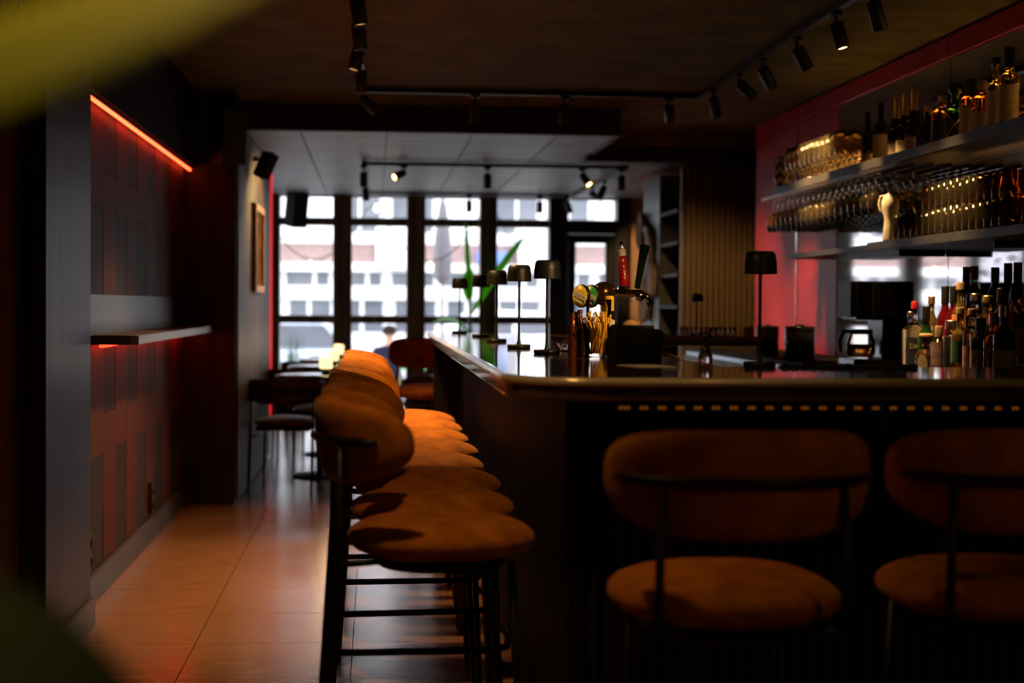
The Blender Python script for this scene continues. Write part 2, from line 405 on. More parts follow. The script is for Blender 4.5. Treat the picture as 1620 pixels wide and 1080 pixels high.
struct('trim_1', MB().box(-1.5, 1.69, 10.76, 10.83, LOWC-0.004, CEIL), 'dark_fascia', 'black fascia edge of the lowered ceiling', 'fascia')
struct('trim_2', MB().box(1.66, 1.70, 10.83, 12.36, LOWC-0.004, CEIL), 'dark_fascia', 'short black side of the lowered ceiling', 'fascia')
struct('trim_3', MB().box(1.66, 3.6, 12.2, 12.42, 2.43, CEIL-0.03), 'dark_fascia', 'black beam over the slatted cabinet', 'beam')
struct('trim_4', MB().box(1.70, 3.0, 12.1, 12.2, CEIL-0.10, CEIL).box(1.70, 3.0, 12.02, 12.1, CEIL-0.05, CEIL), 'rough_plaster', 'stepped moulding where ceiling meets the beam', 'moulding')
# left wall and its panels
wl = struct('wall_left', MB().box(-1.6, LW-0.012, -1.8, 10.25, 0, CEIL), 'black_paint', 'left wall clad in vertical veneer boards', 'wall')
CW = 0.333
for k in range(-1, 11):                                     # columns of boards, counted from y = 6.85
    y0 = 6.85 + k*CW; y1 = min(y0 + CW - 0.004, 10.2)
    if y0 < 6.4 or y1-y0 < 0.05: continue
    even = k % 2 == 0
    cuts = [(0.13, 0.62 if even else 0.80), (0.62 if even else 0.80, 1.115)]
    for q, (za, zb) in enumerate(cuts):
        red = (q == 1) == even
        MB().box(LW-0.012, LW+(0.0 if red else -0.002), y0, y1, za, zb-0.003).build('veneer_board', 'red_veneer' if red else 'grey_veneer', wl)
    cuts = [(1.335, 1.72 if even else 1.88), (1.72 if even else 1.88, 2.165)]
    for q, (za, zb) in enumerate(cuts):
        red = (q == 1) == even
        MB().box(LW-0.012, LW+(0.0 if red else -0.002), y0, y1, za, zb-0.003).build('veneer_board', 'red_veneer' if red else 'grey_veneer', wl)
for k in range(16):                                         # the nearer bay, before the pillar
    y0 = 5.5 - (k+1)*CW
    MB().box(LW-0.012, LW, y0, y0+CW-0.004, 0.13, 2.62).build('veneer_board', 'red_veneer' if k % 2 == 0 else 'grey_veneer', wl)
MB().box(LW-0.012, LW+0.006, 6.3, 10.2, 1.155, 1.333).build('splash_board', 'smooth_board', wl)
struct('trim_5', MB().bbox(-1.6, LW+0.075, 6.3, 10.22, 2.165, CEIL, 0.006), 'matt_black', 'dark wooden bulkhead above the red light line', 'bulkhead')
struct('trim_6', MB().bbox(-1.6, -1.125, 5.50, 6.36, 0, CEIL, 0.006), 'dark_wood', 'dark stained wooden pillar on the left', 'pillar')
struct('trim_7', MB().bbox(-1.6, -0.892, 10.2, 13.4, 0, CEIL, 0.005), 'dark_wood', 'dark wooden wall return with picture hanging on it', 'wall')
wr = bpy.data.objects['trim_7']
for k in range(9):                                         # vertical planks on its aisle side
    y0 = 10.26 + k*0.348
    MB().bbox(-0.894, -0.877, y0, y0+0.342, 0.02, LOWC-0.005, 0.003).build('plank', 'wall_wood', wr)
struct('baseboard_left', MB().bbox(LW-0.02, LW+0.018, 6.3, 10.2, 0, 0.125, 0.003).bbox(-1.14, -1.108, 5.48, 6.37, 0, 0.115, 0.003).bbox(LW-0.02, LW+0.018, -1.6, 5.5, 0, 0.125, 0.003),
       'smooth_board', 'grey brown skirting along the left wall', 'skirting')
# far left alcove, back, right, and the wall behind the camera
struct('wall_alcove', MB().box(-2.5, -2.3, 13.3, 17.3, 0, 2.6).box(-2.5, -1.5, 13.2, 13.42, 0, 2.6), 'dark_wall', 'dark alcove wall beside the front windows', 'wall')
struct('wall_back', MB().box(2.80, 3.6, 17.2, 17.4, -0.2, 2.6).box(-2.5, 2.80, 17.2, 17.4, -0.3, 0.12).box(-2.5, 2.80, 17.2, 17.4, 2.482, 2.7), 'peach_plaster', 'peach plaster wall beside the entrance door', 'wall')
struct('wall_right', MB().box(2.86, 3.1, -1.8, 11.5, 0, CEIL).box(3.55, 3.7, 11.4, 17.4, 0, 2.7).box(3.1, 3.7, 11.3, 11.5, 0, 2.7), 'dark_wall', 'dark right wall behind the back bar', 'wall')
struct('wall_front', MB().box(-1.7, 3.7, -1.9, -1.75, 0, 2.7), 'dark_wall', 'dark wall behind the viewpoint', 'wall')

# ------------------------------------------------------------------ windows and door
def pane(par, x0, x1, z0, z1, m='window_glass'):
    MB().box(x0+0.005, x1-0.005, 17.245, 17.255, z0+0.005, z1-0.005).build('pane', m, par)
panes_x = [(-1.02, -0.45), (-0.243, 0.347), (0.556, 1.147), (1.34, 1.91)]
LEV = [(0.14, 1.085), (1.175, 2.15), (2.24, 2.465)]
posts = [(-1.12, -1.02), (-0.45, -0.243), (0.347, 0.556), (1.147, 1.34), (1.91, 2.12)]
for i, (x0, x1) in enumerate(panes_x):
    w = tag(bpy.data.objects.new('window_%d' % (i+1), None), ['leftmost tall shopfront window, speaker at its top corner', 'second shopfront window from the left', 'third shopfront window with parasol outside', 'fourth shopfront window, beside the door post'][i], 'window', kind='structure')
    C.objects.link(w)
    for za, zb in LEV: pane(w, x0, x1, za, zb)
    MB().bbox(x0, x1, 17.17, 17.30, 1.085, 1.175, 0.006).build('transom_bar', 'post_wood', w)
    MB().bbox(x0, x1, 17.17, 17.30, 2.15, 2.24, 0.006).build('transom_bar', 'post_wood', w)
    MB().bbox(x0, x1, 17.17, 17.30, 2.462, 2.49, 0.004).build('head_bar', 'post_wood', w)
    MB().bbox(x0, x1, 17.17, 17.30, 0.08, 0.145, 0.004).build('sill', 'post_wood', w)
    a, b = posts[i]; MB().bbox(a, b, 17.10, 17.32, 0.0, 2.49, 0.008).build('post', 'post_wood', w)
w = tag(bpy.data.objects.new('window_5', None), 'patterned film window in the alcove', 'window', kind='structure'); C.objects.link(w)
for x0, x1 in ((-1.66, -1.13), (-2.25, -1.74)):
    for za, zb in ((0.14, 1.085), (1.175, 2.15), (2.24, 2.465)): pane(w, x0, x1, za, zb, 'film_glass')
for x0, x1 in ((-1.74, -1.66), (-2.32, -2.25)): MB().bbox(x0, x1, 17.12, 17.30, 0.1, 2.48, 0.006).build('post', 'post_wood', w)
for za, zb in ((1.085, 1.175), (2.15, 2.24), (0.10, 0.145), (2.462, 2.485)): MB().box(-2.25, -1.12, 17.18, 17.29, za, zb).build('transom_bar', 'post_wood', w)
dr = tag(bpy.data.objects.new('door_1', None), 'black glazed entrance door with a window above', 'door', kind='structure'); C.objects.link(dr)
a, b = posts[4]; MB().bbox(a, b, 17.08, 17.34, 0, 2.49, 0.008).build('post', 'black_paint', dr)
MB().bbox(2.66, 2.80, 17.08, 17.34, 0, 2.49, 0.008).build('post', 'black_paint', dr)
pane(dr, 2.12, 2.66, 2.24, 2.465); pane(dr, 2.22, 2.55, 1.10, 1.985)
MB().bbox(2.12, 2.66, 17.12, 17.32, 2.09, 2.24, 0.005).build('transom_bar', 'black_paint', dr)
MB().box(2.12, 2.66, 17.15, 17.30, 2.462, 2.49).build('head_bar', 'black_paint', dr)
lf = MB().bbox(2.12, 2.22, 17.2, 17.27, 0.02, 2.085, 0.004).bbox(2.55, 2.66, 17.2, 17.27, 0.02, 2.085, 0.004).bbox(2.22, 2.55, 17.2, 17.27, 1.985, 2.085, 0.004).bbox(2.22, 2.55, 17.2, 17.27, 0.02, 1.10, 0.004).build('door_leaf', 'black_paint', dr)
MB().tube([(2.6, 17.2, 1.0), (2.6, 17.14, 1.0), (2.5, 17.14, 1.0)], 0.01).build('door_handle', 'steel', lf)

# ------------------------------------------------------------------ red panels, mirror
rp_me = None
for i, (y0, y1, lab) in enumerate(((10.345, 11.5, 'glossy red wall panel at the far end of the back bar'), (9.435, 10.335, 'glossy red wall panel next to the mirror'))):
    tag(MB().bbox(2.835, 2.86, y0, y1, 0.9, 2.535, 0.003).build('red_wall_panel', 'red_gloss'), lab, 'wall panel', 'red back bar panels')
tag(MB().box(2.828, 2.86, 10.335, 10.345, 0.9, 2.535).build('metal_seam_strip', 'chrome'), 'thin bright metal strip between the two red panels', 'trim strip')
for i, (y0, y1) in enumerate(((7.565, 9.43), (5.69, 7.555), (3.8, 5.68))):
    tag(MB().box(2.84, 2.86, y0, y1, 0.95, 2.535).build('mirror_panel', 'mirror_glass'), ['mirror panel behind the hanging wine glasses', 'mirror panel behind the liquor bottles', 'mirror panel at the near right edge of the frame'][i], 'mirror', 'back bar mirrors')
for i, (y0, y1) in enumerate(((9.435, 11.5), (7.565, 9.425), (5.69, 7.555), (3.8, 5.68))):
    tag(MB().bbox(2.826, 2.86, y0, y1, 2.54, 2.645, 0.003).build('red_frieze_panel', 'red_gloss'), 'glossy red strip under the ceiling, ' + ['far left end', 'second from the far end', 'above the liquor bottles on the top shelf', 'nearest, at the right edge'][i], 'wall panel', 'red frieze')

# ------------------------------------------------------------------ slatted cabinet with niche
sc = thing('slatted_cabinet', 'tall cabinet fronted with oak slats, open shelves on its left side', 'cabinet', (2.43, 12.4, 0))
MB().box(0.02, 1.1, 0.03, 0.05, 0, 2.42).box(0.45, 1.1, 0.05, 1.66, 0, 2.42).build('carcass', 'black_paint', sc)
sl = MB().bbox(0, 0.028, 0, 0.03, 0.0, 2.42, 0.003).mesh('slat', 'slat_oak')
for k in range(22): put('slat', sl, sc, (0.02 + k*0.046, 0, 0))
for z in (0.5, 0.76, 1.02, 1.28, 1.54, 1.80, 2.06): MB().box(0.0, 0.45, 0.05, 0.86, z, z+0.022).build('shelf_board', 'slat_dark', sc)
MB().box(0.0, 0.45, 0.86, 1.66, 0.0, 2.42).build('side_panel', 'smooth_board', sc)
for k, (y, z, r, m, lab) in enumerate(((13.95, 1.98, 0.17, 'wicker', 'upper small woven wall disc with yellow rim'), (13.68, 1.78, 0.235, 'pale_wicker', 'large round woven wall disc in the middle'), (13.75, 1.35, 0.20, 'wicker', 'lower round woven wall disc beside the shelves'), (13.42, 1.52, 0.15, 'pale_wicker', 'small grey woven wall disc nearest the shelves'))):
    d = thing('wall_disc', lab, 'wall disc', (2.43, y, z), 0.0, 'woven wall discs')
    MB().lathe([(0, -0.035), (r*0.6, -0.03), (r*0.9, -0.055), (r, -0.05), (r, -0.035), (r*0.9, -0.012), (0, -0.002)], 28, axis='X').build('dish', m, d)
    MB().lathe([(r*0.97, -0.062), (r*1.03, -0.055), (r*1.03, -0.04), (r*0.97, -0.036), (r*0.97, -0.062)], 28, axis='X').build('rim', 'wicker', d)

# ------------------------------------------------------------------ left wall fittings
ws = thing('wall_shelf', 'long dark ledge shelf fixed to the left panelled wall', 'shelf', (LW, 6.86, 1.115))
MB().prism([(0, 0), (0.17, 0), (0.2, 0.03), (0.2, 3.34), (0, 3.34)], 0, 0.042, 0.003).build('shelf_board', 'smooth_board', ws)
tag(MB().box(LW+0.03, LW+0.045, 6.9, 10.15, 1.103, 1.115).build('led_strip', 'led_red_strong'), 'red light strip under the ledge shelf', 'light strip', 'red light strips')
up = thing('led_strip', 'glowing red light line under the dark bulkhead', 'light strip', (LW+0.03, 6.34, 2.143), 0, 'red light strips')
MB().box(-0.006, 0.018, 0, 3.84, 0.012, 0.022).build('channel', 'black_paint', up)
MB().box(0.0, 0.012, 0, 3.84, 0.0, 0.012).build('diffuser', 'led_red', up)
tag(MB().box(-0.885, -0.866, 13.402, 13.43, 0.35, 2.44).build('led_strip', 'led_red_dim'), 'upright red light line at the end of the wooden wall', 'light strip', 'red light strips')
for y, lab in ((6.72, 'black wall socket low on the wall beside the pillar'), (8.62, 'black wall socket low on the wall under the ledge')):
    s = thing('wall_socket', lab, 'socket', (LW, y, 0.24), 0, 'wall sockets')
    MB().bbox(0, 0.022, -0.045, 0.045, -0.085, 0.085, 0.004).build('plate', 'black_cap', s)
    for z in (-0.04, 0.04): MB().lathe([(0.026, 0.022), (0.026, 0.03), (0.02, 0.03), (0.02, 0.024), (0, 0.024)], 16, (0, 0, z), axis='X').build('outlet', 'black_paint', s)
pf = thing('framed_picture', 'small picture in a pale wooden frame on the left wall', 'picture', (-0.876, 11.75, 1.70))
fr = MB()
for (y0, y1, z0, z1) in ((-0.42, 0.42, 0.27, 0.32), (-0.42, 0.42, -0.32, -0.27), (-0.42, -0.37, -0.27, 0.27), (0.37, 0.42, -0.27, 0.27)): fr.bbox(0, 0.035, y0, y1, z0, z1, 0.003)
fr.build('frame', 'frame_gold', pf)
MB().box(0, 0.012, -0.37, 0.37, -0.27, 0.27).build('mount', 'picture_print', pf)
MB().box(0.012, 0.016, -0.28, 0.28, -0.2, 0.2).build('print', 'picture_print', pf)
def speaker(loc, rotz, tilt, lab, s=1.0):
    t = thing('wall_speaker', lab, 'speaker', loc, rotz, 'black wall speakers')
    b = MB().prism([(-0.1*s, 0.0), (-0.075*s, -0.15*s), (0.075*s, -0.15*s), (0.1*s, 0)], -0.17*s, 0.17*s, 0.006).build('cabinet', 'black_paint', t, (0, -0.04, 0), (tilt, 0, 0))
    MB().bbox(-0.065*s, 0.065*s, -0.158*s, -0.15*s, -0.15*s, 0.15*s, 0.003).build('grille', 'lamp_black', b)
    MB().tube([(0, 0, 0.03), (0, 0.06*s, 0.03)], 0.018).build('bracket', 'black_steel', t)
speaker((-0.94, 10.12, 2.36), 0.35, 0.15, 'black speaker high on the corner of the left wall')
speaker((-0.825, 11.2, 2.29), 1.0, 0.5, 'black speaker tilted under the lowered ceiling above the picture', 0.55)
speaker((-0.88, 17.03, 2.32), 0.5, 0.2, 'black speaker in front of the leftmost window', 1.1)

# ================================================================== BAR
BZ = 1.13
def arc(cx, cy, r, a0, a1, n): return [(cx+r*math.cos(math.radians(a0+(a1-a0)*k/n)), cy+r*math.sin(math.radians(a0+(a1-a0)*k/n))) for k in range(n+1)]
X0, X1, Y0, Y1 = 0.325, 2.20, 3.66, 9.35
top = thing('counter_slab', 'polished dark brown bar top with a rounded near corner', 'bar top', (0, 0, BZ))
poly = arc(X0+0.22, Y0+0.22, 0.22, 180, 270, 10) + [(X1, Y0), (X1, Y0+0.70), (X0+0.66, Y0+0.70), (X0+0.66, Y1-0.52), (2.22, Y1-0.52), (2.22, Y1), (X0, Y1)]
MB().prism(poly, -0.058, 0.0, 0.007).build('slab', 'counter_stone', top)
e = MB()                                                    # pale bead painting the light caught by the rounded customer edge
path = [(X0, Y1)] + [(X0, Y0+0.22+k*0.05) for k in range(0, 1)] + arc(X0+0.22, Y0+0.22, 0.22, 180, 270, 12)[1:] + [(X1, Y0)]
e.tube([(x, y, -0.012) for x, y in path], 0.0115, 10).build('edge_glint', 'counter_edge_glint', top)
MB().bbox(X0+0.66-0.01, 2.22, Y1-0.535, Y1-0.52, -0.035, 0.001, 0.003).build('inner_edge', 'far_edge_lit', top)
base = thing('fluted_bar', 'dark fluted bar front clad with narrow upright slats', 'bar', (0, 0, 0))
BX, BY = X0+0.19, Y0+0.24
MB().prism(arc(BX+0.12, BY+0.12, 0.11, 180, 270, 8) + [(X1, BY+0.01), (X1, BY+0.2), (BX+0.3, BY+0.2), (BX+0.3, Y1-0.02), (BX+0.01, Y1-0.02)], 0.10, BZ-0.058).build('carcass', 'black_paint', base)
MB().prism(arc(BX+0.12, BY+0.12, 0.06, 180, 270, 6) + [(X1, BY+0.06), (X1, BY+0.2), (BX+0.3, BY+0.2), (BX+0.3, Y1-0.02), (BX+0.06, Y1-0.02)], 0.0, 0.10).build('plinth', 'black_paint', base)
s_me = MB().bbox(-0.0105, 0.0105, -0.020, 0.006, 0.10, BZ-0.0585, 0.003).mesh('slat', 'slat_dark')
P = 0.046
n = int((X1-0.02-(BX+0.13))/P)
for k in range(n): put('slat', s_me, base, (BX+0.14+k*P, BY, 0))
for a in range(4): 
    th = math.radians(195+a*20); put('slat', s_me, base, (BX+0.12+0.12*math.cos(th), BY+0.12+0.12*math.sin(th), 0), (0, 0, th+PI/2))
n = int((Y1-0.12-(BY+0.13))/P)
for k in range(n): put('slat', s_me, base, (BX, BY+0.14+k*P, 0), (0, 0, -PI/2))
MB().bbox(X0+0.03, BX+0.3, Y1-0.06, Y1, 0, BZ-0.058, 0.004).build('end_panel', 'slat_dark', base)
MB().box(BX+0.10, X1-0.02, BY-0.002, BY+0.006, BZ-0.092, BZ-0.083).build('light_strip', 'led_amber', base)
hk = thing('bag_hook', 'small metal bag hook under the bar top', 'hook', (1.30, BY-0.02, 1.01))
MB().cbox(0, 0.0, 0, 0.035, 0.006, 0.05).build('plate', 'steel', hk); MB().tube([(0, 0, -0.01), (0, -0.03, -0.02), (0, -0.045, 0.0), (0, -0.04, 0.015)], 0.005).build('prong', 'steel', hk)
# under-counter units inside the bar
def cabinet(name, lab, x0, x1, y0, y1, h, ndoor, along, face, mtop='steel'):
    c = thing(name, lab, 'cabinet', (x0, y0, 0), 0)
    lx, ly = x1-x0, y1-y0
    MB().box(0, lx, 0, ly, 0.08, h-0.03).build('body', 'machine_black', c)
    MB().bbox(-0.01, lx+0.01, -0.01, ly+0.01, h-0.03, h, 0.003).build('worktop', mtop, c)
    MB().box(0.04, lx-0.04, 0.04, ly-0.04, 0, 0.08).build('plinth', 'black_paint', c)
    L = ly if along == 'y' else lx
    for k in range(ndoor):
        a, b = L*k/ndoor+0.006, L*(k+1)/ndoor-0.006
        if along == 'y':
            d = MB().bbox(lx if face > 0 else -0.018, lx+0.018 if face > 0 else 0, a, b, 0.1, h-0.06, 0.003).build('door', 'shelf_black', c)
            xx = lx+0.03 if face > 0 else -0.03
            MB().tube([(xx, a+0.05, h-0.12), (xx, b-0.05, h-0.12)], 0.006).build('handle', 'steel', d)
        else:
            d = MB().bbox(a, b, ly if face > 0 else -0.018, ly+0.018 if face > 0 else 0, 0.1, h-0.06, 0.003).build('door', 'shelf_black', c)
            yy = ly+0.03 if face > 0 else -0.03
            MB().tube([(a+0.05, yy, h-0.12), (b-0.05, yy, h-0.12)], 0.006).build('handle', 'steel', d)
    return c
cabinet('undercounter_unit', 'black work unit inside the bar behind the long side', 0.83, 1.18, 4.5, 8.8, 0.88, 7, 'y', 1)
cabinet('undercounter_unit', 'black work unit inside the bar behind the front side', 1.25, 2.18, 4.12, 4.46, 0.86, 2, 'x', 1)
cabinet('back_bar_cabinet', 'black back bar cabinet under the mirror', 2.30, 2.825, 4.0, 9.4, 1.0, 8, 'y', -1, 'black_leatherette')
cabinet('back_bar_cabinet', 'black back bar cabinet under the red panels', 2.30, 2.82, 9.42, 11.4, 1.0, 3, 'y', -1, 'black_leatherette')

# ------------------------------------------------------------------ bar stools
def superel(a, n, ph):
    c, s = math.cos(ph), math.sin(ph)
    return math.copysign(abs(c)**(2/n), c)*a, math.copysign(abs(s)**(2/n), s)
def cushion(a, b, zc, h, n=2.5, m=2.6, rings=8, seg=40, dome=0.012):
    vs = []; fs = []
    for i in range(1, 2*rings):
        ps = -PI/2 + PI*i/(2*rings)
        q = abs(math.cos(ps))**(2/m); hh = math.copysign(abs(math.sin(ps))**(2/m), ps)*h
        for k in range(seg):
            ph = 2*PI*k/seg; x, y = superel(1, n, ph)
            vs.append((x*a*q, y*b*q, zc+hh+dome*(1-q)*(1 if hh > 0 else -0.3)))
    R = 2*rings-1
    for i in range(R-1):
        for k in range(seg): fs.append((i*seg+k, i*seg+(k+1)%seg, (i+1)*seg+(k+1)%seg, (i+1)*seg+k))
    o = len(vs); vs += [(0, 0, zc-h-0.3*dome), (0, 0, zc+h+dome)]
    for k in range(seg): fs += [(o, (k+1)%seg, k), (o+1, (R-1)*seg+k, (R-1)*seg+(k+1)%seg)]
    return MB().add(vs, fs, True)
def shell_back(R, half, cyy, zc, ht, hb, T, nt=3.2, nb=2.3, tilt=0.12, rings=9, seg=56):
    """padded back: rounded outline wrapped on an arc of radius R, with thickness 2T"""
    vs = []; fs = []
    def pt(rho, ph, side):
        c, s = math.cos(ph), math.sin(ph); n = nt if s > 0 else nb
        u = math.copysign(abs(c)**(2/n), c)*half*rho; z = math.copysign(abs(s)**(2/n), s)*(ht if s > 0 else hb)*rho
        t = T*max(0.0, 1-rho**5)**0.5*side
        return (math.sin(u)*(R+t), cyy-math.cos(u)*(R+t)-tilt*z, zc+z)
    for side in (1, -1):
        o = len(vs); vs.append(pt(0, 0, side))
        for i in range(1, rings+1):
            rho = (i/rings)**0.7
            for k in range(seg): vs.append(pt(rho, 2*PI*k/seg, side))
        for k in range(seg): fs.append((o, o+1+k, o+1+(k+1)%seg) if side > 0 else (o, o+1+(k+1)%seg, o+1+k))
        for i in range(rings-1):
            for k in range(seg):
                a, b = o+1+i*seg+k, o+1+i*seg+(k+1)%seg
                fs.append((a, a+seg, b+seg, b) if side > 0 else (a, b, b+seg, a+seg))
    return MB().add(vs, fs, True)
def make_stool():
    t = thing('bar_stool', '-', 'bar stool', (0, 0, 0), 0, 'rust velvet bar stools')
    seat = cushion(0.224, 0.227, 0.738, 0.056, m=2.15, dome=0.0).build('seat', 'rust_velvet', t)
    MB().lathe([(0.0, 0.668), (0.15, 0.668), (0.16, 0.675), (0.16, 0.69), (0, 0.69)], 24).build('seat_plate', 'black_steel', t)
    back = shell_back(0.258, 1.31, -0.020, 0.985, 0.095, 0.108, 0.025, nt=2.7).build('backrest', 'rust_velvet', t)
    bar = [(math.sin(a)*0.284, -0.022-math.cos(a)*0.284, 0.985) for a in [math.radians(-58+116*k/16) for k in range(17)]]
    MB().tube(bar, [0.005]+[0.010]*15+[0.005], 8).build('back_rail', 'black_steel', t)
    for s in (-1, 1):
        a = math.radians(36*s); x, y = math.sin(a)*0.284, -0.022-math.cos(a)*0.284
        MB().tube([(x, y, 0.985), (x*1.04, y-0.004, 0.75), (x*1.22, y-0.050, 0.0)], [0.008, 0.0095, 0.0085], 10).build('leg', 'black_steel', t)
        MB().tube([(0.155*s, 0.15, 0.70), (0.185*s, 0.185, 0.0)], 0.010, 8).build('leg', 'black_steel', t)
        if s > 0: MB().tube([(x*1.13, y-0.027, 0.375), (0.169*s, 0.168, 0.375)], 0.010, 8).build('stretcher', 'black_steel', t)
        MB().tube([(x*1.05, y-0.006, 0.70), (0.12*s, -0.1, 0.70)], 0.009, 8).build('seat_bracket', 'black_steel', t)
    MB().tube([(-0.169, 0.168, 0.375), (-0.12, 0.20, 0.375), (0, 0.21, 0.375), (0.12, 0.20, 0.375), (0.169, 0.168, 0.375)], 0.010, 8).build('footrest', 'black_steel', t)
    return t
st0 = make_stool()
rowd = [3.80+0.532*k for k in range(8)]
for i, d in enumerate(rowd):
    lab = ['nearest rust velvet bar stool in the row along the bar\'s long side', None, None, None, None, None, None, 'farthest rust velvet bar stool in the row along the bar\'s long side'][i] or ORD[i] + ' nearest rust velvet bar stool in the row along the bar\'s long side'
    rz = -PI/2 + [0.06, -0.02, 0.03, 0.0, 0.04, -0.03, 0.02, 0.0][i]; loc = (0.165 + [0.0, 0.0, 0.005, -0.01, 0.005, 0, 0.005, 0][i], d, 0)
    if i == 0: st0.location = loc; st0.rotation_euler.z = rz; st0['label'] = lab
    else: copy_tree(st0, loc, rz, lab)
copy_tree(st0, (0.685, 3.02, 0), 0.0, 'rust velvet bar stool at the bar front, back turned, left of the two')
copy_tree(st0, (1.245, 3.05, 0), -0.03, 'rust velvet bar stool at the bar front cut off by the right edge')
copy_tree(st0, (0.36, 10.05, 0), PI+0.15, 'dark rust bar stool beyond the far end of the bar')

# ------------------------------------------------------------------ table lamps on the bar
def make_lamp():
    t = thing('table_lamp', '-', 'lamp', (0, 0, 0), 0, 'black cordless table lamps')
    MB().lathe([(0, 0), (0.043, 0), (0.046, 0.003), (0.046, 0.012), (0.043, 0.015), (0.0, 0.016)], 32).build('base', 'lamp_black', t)
    MB().lathe([(0.010, 0.014), (0.006, 0.03), (0.0048, 0.05), (0.0048, 0.27)], 12).build('pole', 'lamp_black', t)
    MB().lathe([(0.0475, 0.262), (0.0462, 0.295), (0.043, 0.318), (0.036, 0.326), (0, 0.327), (0, 0.323), (0.034, 0.321), (0.041, 0.314), (0.0445, 0.292), (0.0455, 0.262), (0.0475, 0.262)], 32).build('shade', 'lamp_black', t)
    MB().lathe([(0, 0.268), (0.018, 0.268), (0.018, 0.30), (0, 0.30)], 16).build('diffuser', 'lamp_off', t)
    return t
lp = make_lamp()
lamps = [(0.60, 5.42, 0, 'nearest black table lamp on the bar\'s long side'), (0.565, 6.1, 0, 'second nearest black table lamp on the long side of the bar'), (0.556, 7.1, 0, 'third nearest black table lamp, middle of the long side of the bar'),
         (0.558, 8.2, 0, 'second farthest black table lamp on the bar\'s long side'), (0.50, 9.2, 0, 'farthest and smallest looking black table lamp at the end of the bar'), (1.085, 4.34, 0, 'black table lamp before the red wall, right of the bar')]
for i, (x, y, r, lab) in enumerate(lamps):
    if i == 0: lp.location = (x, y, BZ); lp['label'] = lab
    else: copy_tree(lp, (x, y, BZ), 0, lab)
l2 = copy_tree(lp, (1.90, 9.1, BZ), 0, 'dim table lamp before the oak slats on the far counter'); l2.scale = (0.75, 0.75, 0.75)

# ================================================================== BOTTLES AND GLASSES
def bottle_prof(h, r, nr, body, sh):
    z1 = h*body; z2 = h*(body+sh); pr = [(0, 0), (r*0.9, 0), (r, r*0.12), (r, z1)]
    for k in range(1, 7):
        t = k/6; s = t*t*(3-2*t); pr.append((r+(nr-r)*s, z1+(z2-z1)*t))
    pr += [(nr, h*0.97), (nr*1.15, h*0.972), (nr*1.15, h*0.99), (nr*0.8, h), (0, h)]
    return pr
FACE = math.radians(-112)                                   # labels turned towards the room
def bottle(loc, h, lab, glass, r=0.037, nr=0.0135, body=0.58, sh=0.16, cap='black_cap', caph=0.13, capr=None, label='cream_label', lz=(0.12, 0.46), group='liquor bottles', rz=None, stopper=False, round_lab=False):
    t = thing('liquor_bottle', lab, 'bottle', loc, random.uniform(-0.35, 0.35) if rz is None else rz, group)
    MB().lathe(bottle_prof(h, r, nr, body, sh), 20).build('glass_body', glass, t)
    cr = capr or nr*1.22
    if stopper:
        MB().lathe([(0, h*0.97), (nr*0.8, h*0.97), (nr*0.8, h), (cr, h+0.002), (cr*1.05, h+caph*h*0.6), (cr*0.9, h+caph*h), (0, h+caph*h)], 18).build('stopper', cap, t)
    else:
        MB().lathe([(cr, h*(1-caph)), (cr, h*0.995), (cr*0.9, h+0.003), (0, h+0.003)], 18).build('cap', cap, t)
    if label:
        if round_lab:
            MB().sheet([[(math.cos(FACE+(u-0.5)*1.0)*(r+0.0012), math.sin(FACE+(u-0.5)*1.0)*(r+0.0012), h*(lz[0]+(lz[1]-lz[0])*(0.5+(v-0.5)*math.sqrt(max(0.02, 1-(2*u-1)**2))))) for v in (0, 0.5, 1)] for u in [k/10 for k in range(11)]]).build('label', label, t)
        else:
            MB().lathe([(r+0.0008, h*lz[0]), (r+0.0008, h*lz[1])], 12, a0=FACE-1.25, a1=FACE+1.25).build('label', label, t)
    return t
TS = 2.03                                                   # top of the upper shelf
